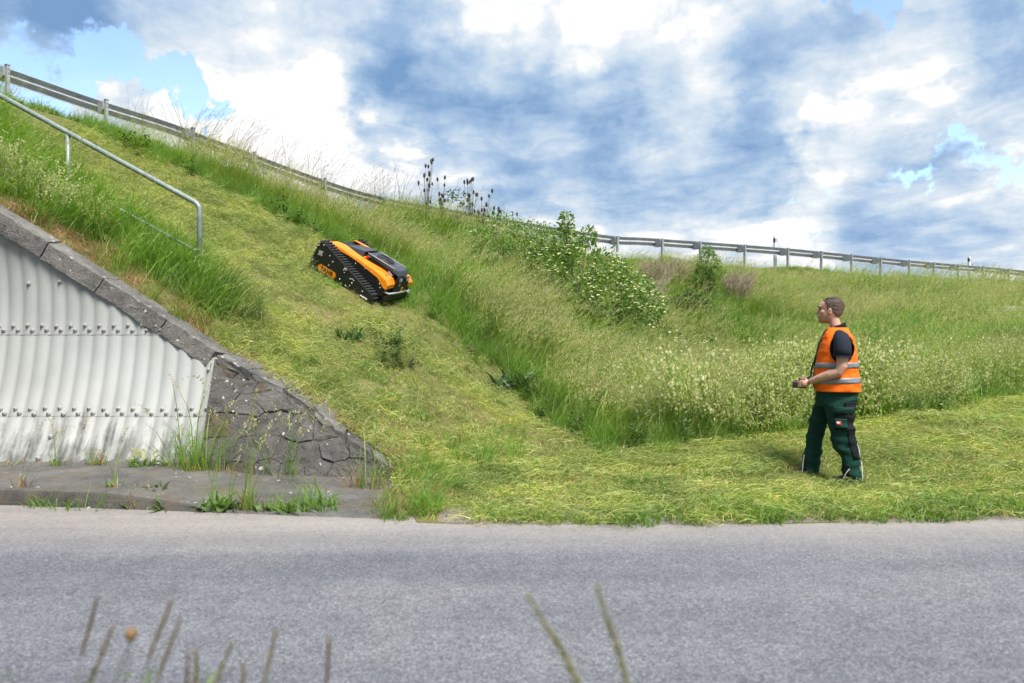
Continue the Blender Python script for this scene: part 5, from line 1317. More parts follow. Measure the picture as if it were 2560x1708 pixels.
    vme = bpy.data.meshes.new('vest'); bm.to_mesh(vme); bm.free(); bpy.data.meshes.remove(me0)
    vme.polygons.foreach_set('use_smooth', [True]*len(vme.polygons)); vest = link('vest', vme, root, M_VEST)
    so = vest.modifiers.new('t', 'SOLIDIFY'); so.thickness = .005; so.offset = -1
    for z0, z1, sl in ((1.122, 1.174, .012), (.972, 1.026, .022)):
        g = vt.grid(z0, z1, 3, 0, 360, 88, .0075, .013, 10, wrap=True); g.v = [(x, y, z+sl*x*2) for x, y, z in g.v]
        o = g.build('reflective_band', M_BAND, vest, smooth=True); so = o.modifiers.new('t', 'SOLIDIFY'); so.thickness = .003
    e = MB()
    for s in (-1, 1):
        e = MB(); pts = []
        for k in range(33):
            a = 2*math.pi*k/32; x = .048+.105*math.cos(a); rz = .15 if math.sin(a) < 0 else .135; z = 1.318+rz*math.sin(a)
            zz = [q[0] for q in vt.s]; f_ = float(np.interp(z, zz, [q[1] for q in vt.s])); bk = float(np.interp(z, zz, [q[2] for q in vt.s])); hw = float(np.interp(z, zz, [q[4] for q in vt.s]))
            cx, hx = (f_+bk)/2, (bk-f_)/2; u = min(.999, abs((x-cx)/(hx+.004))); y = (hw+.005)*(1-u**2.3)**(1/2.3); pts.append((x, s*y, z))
        e.tube(pts, .0045, 6, False); e.build('armhole_shade', M_TROUB, vest)  # black tube stands in for the shade along the armhole edge
    zp = MB(); zp.tube([vt.at(z, 180, .008)+Vector((0, -.012, 0)) for z in np.linspace(.90, 1.50, 12)], .006, 6); zp.build('zip', M_TROUB, vest)
    # trousers: hips and two legs as one garment
    near = Loft([(z, f_+.004, b_+.004, c_, h_*.93) for z, f_, b_, c_, h_ in [(.0, .055, .215, -.115, .078), (.05, .045, .212, -.115, .085), (.12, .045, .208, -.115, .086), (.22, .045, .200, -.115, .084), (.30, .0, .185, -.115, .086), (.40, -.05, .168, -.115, .092), (.52, -.075, .150, -.11, .098), (.68, -.10, .140, -.105, .105), (.80, -.14, .17, -.10, .108), (.90, -.165, .185, -.09, .10)]])
    far = Loft([(z, f_+.006, b_-.012, c_, h_*.93) for z, f_, b_, c_, h_ in [(.02, -.318, -.148, .115, .078), (.10, -.318, -.145, .115, .085), (.25, -.300, -.122, .115, .084), (.41, -.285, -.112, .115, .090), (.55, -.262, -.07, .11, .098), (.69, -.235, -.01, .105, .105), (.80, -.205, .08, .10, .108), (.90, -.175, .14, .09, .10)]])
    hips = Loft([(.70, -.16, .13, 0, .13), (.76, -.185, .165, 0, .185), (.84, -.186, .188, 0, .195), (.93, -.178, .185, 0, .19)], 2.5)
    t = MB()
    near.grid(.0, .90, 44, 0, 360, 34, 0, .022, 10, wrap=True, mb=t); far.grid(.02, .90, 44, 0, 360, 34, 0, .022, 10, wrap=True, mb=t); hips.grid(.74, .93, 12, 0, 360, 40, .002, .006, 9, wrap=True, mb=t)
    tro = t.build('trousers', M_TROU, root, smooth=True)
    def patch(name, lf, z0, z1, t0, t1, mat, off=.006, parent=tro, fold=.022, fs=10, n=(10, 8)):
        o = lf.grid(z0, z1, n[0], t0, t1, n[1], off, fold, fs).build(name, mat, parent, smooth=True); q = o.modifiers.new('t', 'SOLIDIFY'); q.thickness = .004; return o
    patch('side_panel', near, .60, .80, 285, 352, M_TROUB, .007)
    patch('cargo_pocket', near, .535, .735, 252, 335, M_TROUB, .013)
    patch('pocket_flap', near, .690, .752, 248, 322, M_TROU, .022)
    lg = patch('phone_pocket', near, .555, .640, 252, 293, M_TROU, .022, n=(5, 5))
    lo = patch('logo_patch', near, .580, .615, 257, 272, M_RED, .028, n=(3, 4))
    patch('logo_mark', near, .590, .600, 261, 267, M_PIPING, .0335, lo, n=(2, 2)); patch('logo_mark', near, .5985, .608, 260.2, 267.5, M_PIPING, .0335, lo, n=(2, 3))
    patch('knee_panel', near, .26, .535, 292, 350, M_TROUB, .006)
    patch('hem_panel', near, .01, .20, 190, 262, M_TROUB, .006); patch('hem_panel', far, .03, .24, 165, 215, M_TROUB, .006)
    patch('back_yoke', hips, .76, .80, 290, 355, M_TROUB, .010, fold=.006, fs=9)
    for lf, pts in ((near, [(.40, 338), (.36, 344), (.30, 344)]), (near, [(.235, 345), (.15, 340), (.05, 338)]), (near, [(.165, 262), (.11, 238), (.06, 222)]), (far, [(.235, 212), (.15, 214), (.03, 214)])):
        q = MB(); z_, t_ = [a for a, _ in pts], [b_ for _, b_ in pts]; pp = []
        for k in range(9):
            u = k/8*(len(pts)-1); i = min(int(u), len(pts)-2); f_ = u-i; z = z_[i]+(z_[i+1]-z_[i])*f_; th = t_[i]+(t_[i+1]-t_[i])*f_
            p = lf.at(z, th, .014); pp.append(p)
        q.tube(pp, .0055, 6); q.build('reflective_piping', M_PIPING, tro)
    for s, x0, lf in ((-1, .10, 0), (1, -.29, 0)):
        q = MB(); cy = s*.115
        q.tube([(x0+.13, cy, .045), (x0+.09, cy, .05), (x0, cy, .052), (x0-.07, cy, .042), (x0-.13, cy, .034), (x0-.155, cy, .03)], [.03, .045, .050, .043, .036, .018], 14, True, .9)
        q.box((x0-.01, cy, .010), (.29, .09, .022)); q.build('shoe', M_SHOE, root, smooth=True)
    # controller in the hands
    rc = empty('remote_control', tuple(MAN+Matrix.Rotation(YAW, 3, 'Z') @ Vector((-.335, 0, .948))), (0, 0, YAW)); tag(rc, 'black handheld remote control box held in front of the orange vest', 'remote control')
    q = MB(); q.box((0, 0, 0), (.13, .225, .064)); q.build('case', M_BLACKP, rc, bevel=.012, seg=3)
    for yy in (-.055, .055):
        q = MB(); q.tube([(0, yy, .028), (-.002, yy, .055)], [.010, .006], 8); q.ellipsoid((-.002, yy, .058), (.009, .009, .007), 8, 5); q.build('joystick', M_BLACKP, rc)
    q = MB(); q.tube([(-.03, 0, .025), (-.03, 0, .042)], .010, 10); q.build('stop_button', M_RED, rc)
    off = Vector((-.335, 0, .948)); st = []
    for s in (-1, 1):
        pts = [Vector((.02, s*.03, 1.545)), Vector((-.04, s*.082, 1.515)), Vector((-.105, s*.085, 1.455)), Vector((-.155, s*.078, 1.36)), Vector((-.192, s*.066, 1.22)), Vector((-.222, s*.055, 1.12)), Vector((-.232, s*.055, 1.04)), Vector((-.285, s*.06, .985))]
        q = MB(); q.tube([p-off for p in pts], [.008, .008, .008, .008, .011, .015, .014, .010], 6, True, .5); q.build('neck_strap', M_BLACKP, rc)
build_man()
M_DEADB = simple('dead_pink_twigs', (.34, .25, .21), .9, 0, .3, 30)
M_LEAFB = grass_mat('bright_leaves', [(0, (.075, .155, .022)), (.5, (.14, .255, .036)), (1, (.25, .34, .08))], .42, .0)
# ------------------------------------------------------------------ single plants
def leaf_cloud(rs, clumps, n, size, tone=(.1, .9), up=.35, fold=.25):
    """small folded leaves spread through ellipsoidal clumps ((cx,cy,cz),(rx,ry,rz),weight)"""
    b = MB(); tot = sum(c[2] for c in clumps)
    for (c, r, w) in clumps:
        k = int(n*w/tot)
        for _ in range(k):
            while True:
                p = Vector((rs.uniform(-1, 1), rs.uniform(-1, 1), rs.uniform(-1, 1)))
                if .25 < p.length < 1: break
            p = p*(p.length**-.35)*rs.uniform(.85, 1.15)
            if mnoise.noise(Vector((p.x*2.6+c[0]*3, p.y*2.6+c[1], p.z*2.6))) < -.08: continue
            q = Vector((c[0]+p.x*r[0], c[1]+p.y*r[1], c[2]+p.z*r[2]))
            d = (p.normalized()+Vector((rs.gauss(0, .6), rs.gauss(0, .6), rs.gauss(up-.5, .4)))).normalized()
            nn = d.cross(Vector((rs.gauss(0, 1), rs.gauss(0, 1), rs.gauss(0, .6)))).normalized(); s = size*rs.uniform(.6, 1.3); u = nn.cross(d)*fold
            b.ccur = min(1, max(0, rs.uniform(*tone)))
            b.add([q, q+d*s*.5+nn*s*.30+u*s*.5, q+d*s, q+d*s*.5-nn*s*.30+u*s*.5, q+d*s*.5], [(0, 1, 4), (1, 2, 4), (2, 3, 4), (3, 0, 4)])
    return b
def branches(rs, base, tips, r0, mid=.4, jitter=.12, n=5):
    b = MB()
    for t in tips:
        pts = []; t = Vector(t); base_ = Vector(base)
        for i in range(n+1):
            f = i/n; p = base_.lerp(t, f); p.z = base_.z+(t.z-base_.z)*(f**.8)
            if 0 < i < n: p += Vector((rs.gauss(0, jitter), rs.gauss(0, jitter), rs.gauss(0, jitter*.5)))*.5
            pts.append(p)
        b.tube(pts, [r0*(1-.8*i/n) for i in range(n+1)], 6)
    return b
def umbels(rs, clumps, n, size):
    """flat flower clusters sitting on the outside of the clumps"""
    b = MB(); tot = sum(c[2] for c in clumps)
    for (c, r, w) in clumps:
        for _ in range(int(n*w/tot)):
            a = rs.uniform(0, 6.28); e = math.asin(rs.uniform(-.35, 1)); p = Vector((math.cos(a)*math.cos(e), math.sin(a)*math.cos(e), math.sin(e)))
            if p.y > .5: p.y = -p.y
            q = Vector((c[0]+p.x*r[0]*1.03, c[1]+p.y*r[1]*1.03, c[2]+p.z*r[2]*1.03))
            for k in range(5):
                s = size*rs.uniform(.25, .45); o = q+Vector((rs.gauss(0, size*.3), rs.gauss(0, size*.3), rs.gauss(0, size*.1))); b.ccur = rs.random()
                t = rs.uniform(0, 3); tl = rs.uniform(.3, .9); b.add([o+Vector((math.cos(t+i*1.57)*s, math.sin(t+i*1.57)*s*.6, math.sin(t+i*1.57)*s*tl)) for i in range(4)], [(0, 1, 2, 3)])
    return b
def shrub(name, x, y, clumps, n, size, mat, label, cat='bush', bloom=0, bloom_mat=None, bsize=.05, tips=None, r0=.025, group=None, seed=1, tone=(.1, .9)):
    rs = random.Random(seed); z = gz(x, y); o = empty(name, (x, y, z-.03)); tag(o, label, cat, group)
    tips = tips or [(c[0]+rs.uniform(-.3, .3)*r[0], c[1], c[2]+r[2]*.5) for c, r, w in clumps for _ in range(3)]
    branches(rs, (0, 0, -.05), tips, r0).build('trunk' if cat == 'tree' else 'branches', M_TWIG, o, smooth=True)
    leaf_cloud(rs, clumps, n, size, tone).build('crown' if cat == 'tree' else 'foliage', mat, o, fix=False)
    if bloom: umbels(rs, clumps, bloom, bsize).build('blossom', bloom_mat or M_WBLOOM, o, fix=False)
    return o
shrub('dogwood_bush', 1.45, 15.2, [((0, 0, 1.0), (1.15, .9, .85), 5), ((.75, -.2, .62), (.95, .8, .6), 3.5), ((1.35, -.2, .35), (.6, .6, .42), 1.6), ((-.25, .1, 1.75), (.28, .28, .55), .9), ((-.22, .1, 2.28), (.16, .16, .25), .35), ((.25, 0, 1.95), (.17, .17, .22), .3), ((-.9, .1, 1.75), (.2, .2, .25), .3), ((-.75, .1, 1.2), (.5, .5, .55), 1.2)],
      15000, .078, M_LEAFB, 'large leafy bush covered in small white flower clusters in the hollow', bloom=300, bsize=.042, bloom_mat=M_BLOOM, seed=2, r0=.035,
      tips=[(-.22, .1, 2.35), (-.25, .1, 2.0), (.25, 0, 2.05), (-.9, .1, 1.9), (.7, 0, .9), (1.3, -.2, .5), (-.6, 0, 1.3), (0, -.3, 1.4), (.4, .2, 1.3)])
shrub('green_bush', -.3, 16.6, [((0, 0, 1.0), (.8, .7, .62), 3), ((.75, -.3, .75), (.75, .6, .62), 2.4), ((-.6, 0, .75), (.5, .5, .5), 1.2), ((1.3, -.6, .55), (.6, .5, .55), 1.2), ((0, 0, .45), (1.1, .7, .5), 2)], 9500, .065, M_LEAFB, 'dense green bush without blossom below the teasels', seed=3, tone=(.2, 1.0), bloom=14, bsize=.05)
shrub('hollow_bush', 3.5, 16.9, [((0, 0, .5), (.75, .55, .52), 2), ((.6, -.2, .2), (.5, .5, .35), 1)], 3300, .06, M_LEAF, 'low dark bush with scattered white roses beside the flowering dogwood', seed=4, bloom=22, bsize=.05)
shrub('hollow_bush', 4.7, 17.4, [((0, 0, .5), (.7, .6, .5), 2), ((.5, -.2, .2), (.5, .5, .3), 1)], 3000, .06, M_LEAFB, 'low bright green bush at the bottom of the hollow', seed=5, bloom=10, bsize=.045)
shrub('hollow_bush', 5.3, 20.2, [((0, 0, .35), (.55, .5, .42), 2)], 2500, .07, M_LEAFD, 'small dark bush at the foot of the young tree', seed=6)
shrub('young_tree', 6.05, 21.1, [((0, 0, 1.22), (.36, .36, .38), 3), ((-.16, 0, .88), (.28, .28, .26), 1.6), ((.2, 0, .92), (.26, .26, .26), 1.5), ((-.02, 0, 1.58), (.18, .18, .16), .6), ((.05, 0, .6), (.2, .2, .2), .5)], 3600, .062, M_LEAFB, 'young slender tree with light green crown between dead brown bushes', 'tree', seed=7, r0=.03,
      tips=[(-.15, 0, 1.3), (.15, 0, 1.35), (0, 0, 1.6), (.22, .05, .95), (-.2, 0, .95)])
shrub('arching_sapling', -1.85, 20.6, [((.0, 0, 1.2), (.16, .16, .18), 1), ((.22, 0, 1.28), (.22, .2, .15), 1.3), ((.42, 0, 1.05), (.16, .16, .2), 1), ((-.3, 0, .9), (.14, .14, .2), .7), ((.35, 0, .7), (.16, .16, .3), .8)], 420, .075, M_LEAFD, 'thin arching sapling with dark drooping leaves among the teasels', 'sapling', seed=8, r0=.014,
      tips=[(.3, 0, 1.35), (.5, 0, .95), (-.32, 0, 1.0), (.38, 0, .8)])

def dead_shrub(x, y, h, w, n, lean, label, seed, mat=None):
    rs = random.Random(seed); o = empty('dead_shrub', (x, y, gz(x, y)-.03)); tag(o, label, 'dead bush', 'dead brown bushes on the far slope')
    b = MB()
    for _ in range(n):
        a = rs.uniform(0, 6.28); r = w*math.sqrt(rs.random()); hh = h*rs.uniform(.5, 1.05)
        p0 = Vector((math.cos(a)*r*.35, math.sin(a)*r*.35, 0)); p2 = Vector((math.cos(a)*r+lean*hh, math.sin(a)*r, hh)); p1 = p0.lerp(p2, .5)+Vector((rs.gauss(0, .05), rs.gauss(0, .05), .06))
        b.tube([p0, p1, p2], [.010, .007, .003], 4)
        for k in range(5):
            q = p1.lerp(p2, rs.random()); e = q+Vector((rs.gauss(lean*.1, .09), rs.gauss(0, .09), rs.uniform(.02, .16))); b.tube([q, e], [.005, .002], 3)
    b.build('twigs', mat or M_DEADB, o)
dead_shrub(4.55, 21.4, 1.0, .6, 130, .0, 'round tangle of dead brown twigs between the flowering bush and the young tree', 11)
dead_shrub(7.05, 21.4, 1.0, .62, 140, .1, 'round tangle of dead twigs on the hollow bank past the young tree', 12)
dead_shrub(3.6, 19.6, 1.2, .4, 34, .65, 'sheaf of bleached dead stalks leaning towards the young tree', 13, simple('bleached_stalks', (.40, .32, .25), .9))
dead_shrub(5.3, 21.9, .8, .55, 80, .0, 'low dead brown brush on the slope behind the young tree', 14)

def teasel(x, y, h, heads, spread, label, seed):
    rs = random.Random(seed); o = empty('teasel', (x, y, gz(x, y)-.05)); tag(o, label, 'teasel', 'dry teasels along the crest')
    st = MB(); hd = []
    for k in range(heads):
        t = rs.uniform(.35, 1.0) if k else 1.0; zt = h*t; dx = rs.gauss(0, spread*(.4+.6*t)); z0 = zt*rs.uniform(.3, .6)
        tip = Vector((dx, rs.gauss(0, spread), zt)); st.tube([Vector((dx*.15, 0, z0)), Vector((dx*.65, tip.y*.5, z0+(zt-z0)*.45)), tip], [.006, .005, .004], 4); hd.append(tip)
    st.tube([(0, 0, 0), (.01, 0, h*.3), (0, 0, h*.62)], [.010, .009, .006], 5)
    for k in range(int(8*h)):
        z0 = h*rs.uniform(.05, .6); a = rs.uniform(0, 6.28); st.tube([(0, 0, z0), (math.cos(a)*.08, math.sin(a)*.08, z0+.05), (math.cos(a)*.14, math.sin(a)*.14, z0-.02)], [.004, .006, .001], 4)
    st.build('stem', M_DARKH, o)
    for p in hd:
        m = MB(); s = rs.uniform(1.1, 1.5); m.ellipsoid((p.x, p.y, p.z+.045*s), (.026*s, .026*s, .052*s), 8, 7); m.build('seed_head', M_DARKH, o)
for i, (px, py, d_, n, sp, lb) in enumerate([
        (1070, 402, 20.6, 17, .13, 'tallest teasel with a crowded bunch of dark seed heads'), (1104, 442, 20.8, 11, .11, 'dark teasel standing between the tallest teasel and the arching sapling'), (1176, 449, 21.2, 16, .16, 'wide dark teasel just past the arching sapling'),
        (1208, 481, 21.2, 17, .13, 'bushy dark teasel with many heads near the dense green bush'), (1241, 525, 20.6, 13, .14, 'short reddish teasel above the dense green bush'), (1293, 532, 20.8, 6, .09, 'lone thin teasel with few heads, last of the row')]):
    x = (px-1280)/1707*d_; zt = CAM_H+(854-py)/1707*d_; teasel(x, d_, zt-gz(x, d_), n, sp, lb, 20+i)

# pale split stake in the tall grass
o = empty('marker_stake', (6.15, 11.3, gz(6.15, 11.3))); tag(o, 'pale split wooden stake poking out of the flowering grass', 'stake')
mb = MB(); mb.tube([(0, 0, -.1), (.0, 0, .45), (-.01, 0, .74)], [.03, .028, .022], 6); mb.tube([(.0, 0, .5), (.05, 0, .66), (.06, 0, .78)], [.018, .015, .010], 5); mb.tube([(.0, 0, .5), (-.05, 0, .68), (-.075, 0, .76)], [.016, .012, .008], 5)
mb.build('wood', simple('bleached_wood', (.55, .53, .47), .85, 0, .2, 20, .4), o)

# grey path climbing at the far side
pts = path_sample([Vector((a, b, 0)) for a, b in PATH], .6); n = len(pts); mb = MB()
for i in range(n):
    t = (pts[min(i+1, n-1)]-pts[max(i-1, 0)]).normalized(); nn = Vector((-t.y, t.x, 0))
    for s in (-1.25, -.6, 0, .6, 1.25):
        p = pts[i]+nn*s; mb.add([(p.x, p.y, gz(p.x, p.y)+.05)], [])
mb.f = [(i*5+j, i*5+j+1, (i+1)*5+j+1, (i+1)*5+j) for i in range(n-1) for j in range(4)]; mb.m = [0]*len(mb.f)
tag(mb.build('path', M_ASPH, fix=False), 'grey asphalt path climbing beside the far slope', 'path', kind='structure')

# weeds along pavement, kerb and wall --------------------------------------
def pav_z(x, y):
    e = float(road_edge(x))+.05; h = float(np.interp(x, [-3.35, -2.9, -2.4, -1.0, -.75], [.125, .085, .03, .02, .005]))
    return h if y > e+.05 else .012
def weed(x, y, parts, label, seed, z=None, cat='weed', name='weed', lean=None):
    rs = random.Random(seed); o = empty(name, (x, y, pav_z(x, y) if z is None else z)); tag(o, label, cat, 'weeds along the pavement and kerb'); o.scale = (1.3, 1.3, 1.35)
    for kind, n, h, sp in parts:
        b = Blades()
        for _ in range(n):
            a = rs.uniform(0, 6.28); r = sp*math.sqrt(rs.random()); p = (math.cos(a)*r*1.3, math.sin(a)*r*.6, -.01); az = rs.uniform(0, 6.28) if lean is None else rs.gauss(lean, .8)
            if kind in ('grass', 'straw', 'red'): b.blade(p, h*rs.uniform(.5, 1.1), az, rs.uniform(.05, .55), rs.uniform(.1, .8), .007, min(1, max(0, rs.gauss(.38, .15))), 3, twist=rs.uniform(0, 6.28))
            elif kind == 'leaf': b.blade(p, h*rs.uniform(.5, 1.1), az, rs.uniform(.3, 1.1), rs.uniform(.2, .9), .028, min(1, max(0, rs.gauss(.45, .2))), 4, twist=rs.uniform(0, 6.28))
            elif kind == 'stalk':
                az = rs.gauss(0, 1.0) if lean is None else lean; q = b.blade(p, h*rs.uniform(.7, 1.1), az, rs.uniform(.03, .25), rs.uniform(.1, .6), .0045, .6, 4, tip=.0015); b.head(q, az, .13, .018, .96, rs.uniform(.5, 1.4), rs)
            elif kind == 'bloom':
                b.ccur = rs.random(); q = (p[0], p[1], h*rs.uniform(.5, 1)); s = .012; b.add([(q[0]-s, q[1], q[2]), (q[0], q[1], q[2]-s), (q[0]+s, q[1], q[2]), (q[0], q[1], q[2]+s)], [(0, 1, 2, 3)])
        mt = {'grass': M_GRASS, 'straw': M_DRY, 'red': M_DRY, 'leaf': M_LEAF, 'stalk': M_GRASS, 'bloom': M_BLOOM}[kind]; nm = {'grass': 'blades', 'straw': 'dry_blades', 'red': 'red_stems', 'leaf': 'leaves', 'stalk': 'seed_stalks', 'bloom': 'flowers'}[kind]
        b.build(nm, mt, o, fix=False)
    return o
WB = 6.78
for i, (x, y, parts, lb) in enumerate([
    (-4.55, WB, [('grass', 22, .16, .07), ('stalk', 3, .35, .03)], 'small grass tuft with one tall stalk at the foot of the tunnel wall'),
    (-5.0, WB, [('straw', 14, .1, .06), ('grass', 8, .1, .06)], 'withered little tuft at the foot of the tunnel wall'),
    (-4.12, WB, [('grass', 26, .2, .05), ('straw', 18, .17, .05)], 'orange and green grass tuft against the tunnel wall'),
    (-3.66, WB-.03, [('leaf', 34, .15, .08), ('bloom', 26, .15, .09), ('grass', 10, .2, .05)], 'cream flowering leafy weed at the foot of the tunnel wall'),
    (-3.4, WB-.03, [('leaf', 8, .13, .03), ('stalk', 3, .28, .02)], 'slim weed beside the cream flowering weed'),
    (-3.18, WB-.06, [('grass', 95, .52, .13), ('straw', 45, .16, .15), ('stalk', 6, .75, .08)], 'large grass clump with orange base where tunnel meets the stone wall'),
    (-4.22, 5.86, [('straw', 10, .12, .05), ('stalk', 2, .5, .02)], 'dark stalk with a dry tuft on the pavement edge'),
    (-3.42, 5.88, [('grass', 16, .12, .05), ('straw', 8, .08, .05), ('stalk', 2, .32, .02)], 'yellowish tuft on top of the pavement edge'),
    (-3.16, 5.9, [('leaf', 22, .07, .12), ('straw', 14, .06, .12)], 'flat creeping weed spreading over the pavement'),
    (-3.92, 5.64, [('grass', 22, .15, .06)], 'lone green tuft at the bottom of the kerb'),
    (-3.47, 5.62, [('grass', 62, .16, .2)], 'wide row of green grass growing at the bottom of the kerb'),
    (-3.14, 5.60, [('red', 16, .15, .04), ('leaf', 12, .12, .04)], 'reddish leafy weed where the kerb starts to drop'),
    (-2.86, 5.56, [('leaf', 9, .15, .03)], 'single upright broad leaved sprout at the low kerb'),
    (-2.36, 5.52, [('leaf', 40, .17, .09), ('grass', 30, .2, .08), ('stalk', 6, .6, .05)], 'bright green leafy weed with tall seed stalks at the end of the kerb'),
    (-2.14, 5.50, [('red', 20, .24, .05), ('grass', 26, .3, .05), ('stalk', 7, .75, .05)], 'tall red stemmed grass next to the bright leafy weed'),
    (-1.95, 5.50, [('leaf', 26, .10, .1), ('red', 10, .1, .08)], 'low spreading leafy weed between the tall weeds'),
    (-1.76, 5.46, [('grass', 48, .20, .10), ('leaf', 26, .16, .09), ('red', 10, .14, .06)], 'broad bright green weed at the lane edge before the stone wall'),
    (-1.62, 5.62, [('grass', 26, .30, .07), ('leaf', 16, .15, .07)], 'upright light green tuft behind the broad weed'),
    (-1.48, 5.46, [('grass', 20, .15, .06)], 'small tuft last of the weeds before the mown verge'),
    (-2.25, 6.72, [('stalk', 12, .62, .12), ('grass', 12, .3, .08)], 'wispy drooping seed stalks in front of the stone wall'),
    (-2.9, 6.70, [('stalk', 14, .5, .12), ('straw', 20, .12, .1)], 'feathery seed stalks leaning over the stone wall beside the large clump'),
    (-1.3, 6.35, [('straw', 40, .25, .16), ('grass', 30, .3, .14), ('stalk', 8, .5, .1)], 'tangled brown and green weeds at the low end of the stone wall')]):
    weed(x, y, parts, lb, 40+i)
# longer clumps left on the mown slope
def clump(x, y, n, h, w, az, spread, mat, label, seed, leaf=False):
    rs = random.Random(seed); o = empty('grass_clump' if not leaf else 'broad_leaved_plant', (x, y, gz(x, y))); tag(o, label, 'plant')
    b = Blades()
    for _ in range(n):
        a = rs.uniform(0, 6.28); r = spread*math.sqrt(rs.random()); b.blade((math.cos(a)*r, math.sin(a)*r, .0), h*rs.uniform(.5, 1.1), rs.gauss(az, .45) if az is not None else rs.uniform(0, 6.28), rs.uniform(.5, 1.2) if az is not None else rs.uniform(.2, .9), rs.uniform(.2, .7), w, min(1, max(0, rs.gauss(.4, .18))), 4, twist=rs.uniform(0, 6.28))
    b.build('leaves' if leaf else 'blades', mat, o, fix=False)
M_BLUE = grass_mat('blue_green_blades', [(0, (.10, .17, .06)), (.5, (.17, .25, .09)), (1, (.30, .34, .18))], .3)
clump(-3.75, 8.75, 120, .8, .009, -.35, .22, M_BLUE, 'long blue green grass flattened over the mown edge below the handrail end', 80)
clump(-3.3, 8.55, 80, .7, .009, -.4, .2, M_BLUE, 'second swath of flattened blue green grass further down from the handrail', 81)
clump(-2.25, 9.3, 60, .28, .03, None, .22, M_LEAFD, 'dark broad leaved patch on the mown slope above the stone wall', 82, True)
clump(-.05, 10.55, 70, .40, .06, None, .3, M_LEAFD, 'large dark dock plant at the edge of the uncut grass below the mower', 83, True)
clump(-.72, 6.2, 110, .36, .009, .2, .2, M_GRASS, 'lush drooping grass clump beside the foot of the stone wall', 84)
clump(-.66, 5.42, 90, .24, .008, None, .16, M_GRASS, 'ragged green tussock where the pavement ends at the lane edge', 86)
clump(2.35, 5.5, 60, .17, .008, None, .12, M_GRASS, 'dark tussock with a dry cap on the verge at the lane edge', 85)

# blurred stems on the near verge -------------------------------------------
def near_stem(x, y, h, lean, curl, az, kind, label, seed):
    rs = random.Random(seed); o = empty('verge_plant', (x, y, .03)); tag(o, label, 'grass', 'stems on the near verge')
    b = Blades(); n = 10; pts = []
    for i in range(n+1):
        t = i/n; a = lean+curl*t*t; pts.append(Vector((math.cos(az)*h*t*math.sin(a), math.sin(az)*h*t*math.sin(a), -.02+h*t*math.cos(a))))
    m = MB(); m.tube(pts, [.0019*(1-.5*i/n) for i in range(n+1)], 5); m.build('stalk', M_LEAF if kind != 'dark' else M_TWIG, o)
    d = (pts[-1]-pts[-2]).normalized(); tip = pts[-1]; b = MB()
    if kind in ('fox', 'dark', 'rye'):
        L_ = {'fox': .30, 'dark': .10, 'rye': .11}[kind]; w = {'fox': .011, 'dark': .0055, 'rye': .0055}[kind]
        for k in range(int(L_*1500)):
            t = rs.random(); i = n-t*L_/h*n; i0 = max(0, min(n-1, int(i))); q = pts[i0].lerp(pts[i0+1], i-i0); r = w*(1-.5*abs(2*t-1))*rs.uniform(.5, 1.2); dd = (pts[i0+1]-pts[i0]).normalized(); v = Vector((rs.gauss(0, 1), rs.gauss(0, 1), rs.gauss(0, 1))).normalized(); e = q+v*r+dd*.008; s = v.cross(dd).normalized()*.0024; b.ccur = rs.random()
            b.add([q-s, q+s, e+s*.6, e-s*.6], [(0, 1, 2, 3)])
        b.build('seed_head', {'fox': M_FOX, 'dark': M_DEADG, 'rye': M_RYE}[kind], o, fix=False)
    elif kind == 'ball':
        b.ellipsoid(tip, (.010, .010, .012), 10, 7); b.build('flower_head', M_DRY, o, smooth=True)
    elif kind == 'leafy':
        bb = Blades()
        for k in range(9):
            q = pts[2+k % 8]; bb.blade(tuple(q), rs.uniform(.03, .07), rs.uniform(0, 6.28), .8, .4, .010, rs.random(), 2)
        bb.build('leaves', M_LEAF, o, fix=False)
M_FOX = grass_mat('foxtail', [(0, (.30, .29, .17)), (1, (.44, .42, .28))], .3); M_DEADG = grass_mat('dark_spike', [(0, (.15, .11, .06)), (1, (.24, .19, .11))], .2); M_RYE = grass_mat('rye_spike', [(0, (.24, .20, .09)), (1, (.36, .30, .15))], .3)
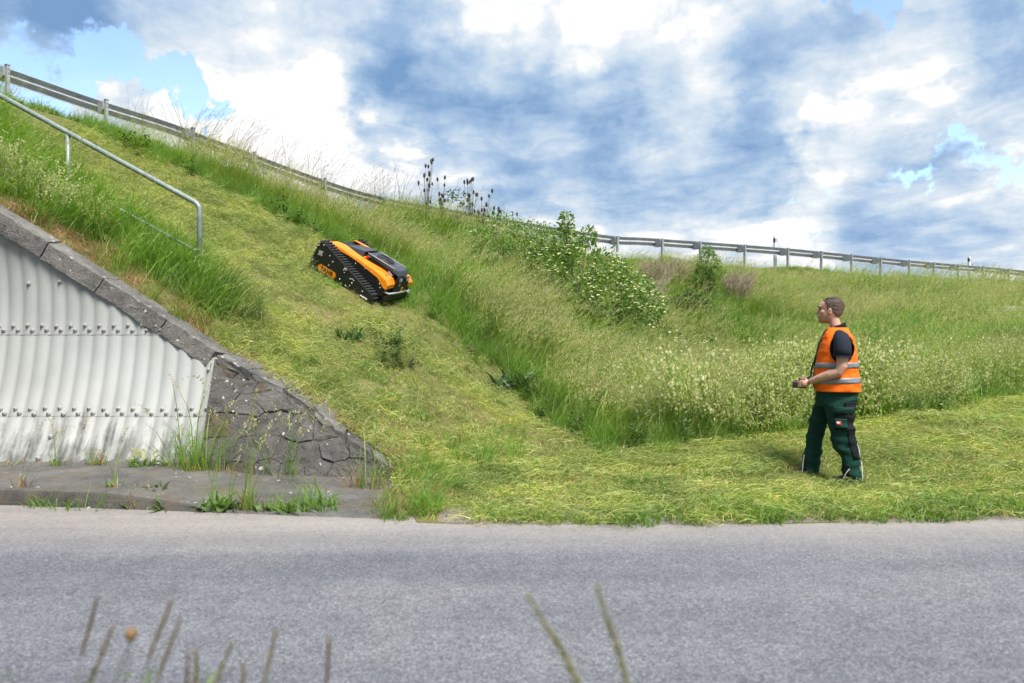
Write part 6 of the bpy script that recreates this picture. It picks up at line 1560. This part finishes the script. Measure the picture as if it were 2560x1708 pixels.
NS = [(-1.28, .69, .03, .14, 0, 'dark', 'near stem with a two part dark spike'), (-1.16, .70, .06, .20, 0, 'rye', 'leaning near stem with a thin grey green spike'), (-1.09, .59, .02, .05, 0, 'ball', 'near stem with a round tan flower head'), (-1.15, .60, .05, .2, 0, 'leafy', 'pale leafy near stem beside the two part spike'), (-1.27, .50, .05, .2, 3, 'dark', 'short brown spiked stem close to the two part dark spike'),
      (-1.08, .55, .1, .3, 0, 'leafy', 'bent yellow green leafy stem on the near verge'), (-.90, .53, 0, .03, 0, 'dark', 'thin stem with a rust red spike'), (-.87, .54, 0, .02, 0, 'rye', 'thin stem with a straw spike beside the rust red one'), (-.75, .50, .0, .03, 0, 'rye', 'yellow spiked stem in a loose trio'), (-.76, .60, .02, .12, 0, 'rye', 'tallest yellow spiked stem of a loose trio'), (-.78, .55, 0, .1, 3, 'leafy', 'wispy green stem in a loose trio'), (-.52, .57, 0, .03, 0, 'dark', 'solitary stem with a purple spike'),
      (.34, .83, .02, .29, 3.14, 'fox', 'long drooping foxtail grass, the more bent of two'), (.37, .83, .02, .16, 3.14, 'fox', 'long foxtail grass, the straighter of two')]
NS += [(x_, h_, .05, .2, a_, k2, l2) for x_, h_, a_, k2, l2 in ((-1.33, .52, 0, 'leafy', 'lowest wispy leafy stem beyond the short brown spike'), (-1.24, .60, 0, 'leafy', 'wispy leafy stem just beside the two part dark spike'), (-1.19, .50, 3, 'leafy', 'backward leaning wispy leafy stem between the spiked stems'), (-1.12, .64, 0, 'rye', 'straw spiked stem standing between the thin grey green spike and the round flower head'), (-1.02, .52, 0, 'leafy', 'wispy leafy stem between the round flower head and the rust red spike'), (-.97, .58, 0, 'rye', 'straw spiked stem between the round flower head and the rust red spike'), (-1.3, .62, 0, 'rye', 'straw spiked stem beside the short brown spike'))]
for i, (x, h, le, cu, az, kd, lb) in enumerate(NS):
    k_ = .65 if kd != 'fox' else .71; near_stem(x*k_, 1.2 if kd != 'fox' else 1.1, 1.35*(1-k_)+k_*h, le*k_, cu*k_, az, kd, lb, 90+i)
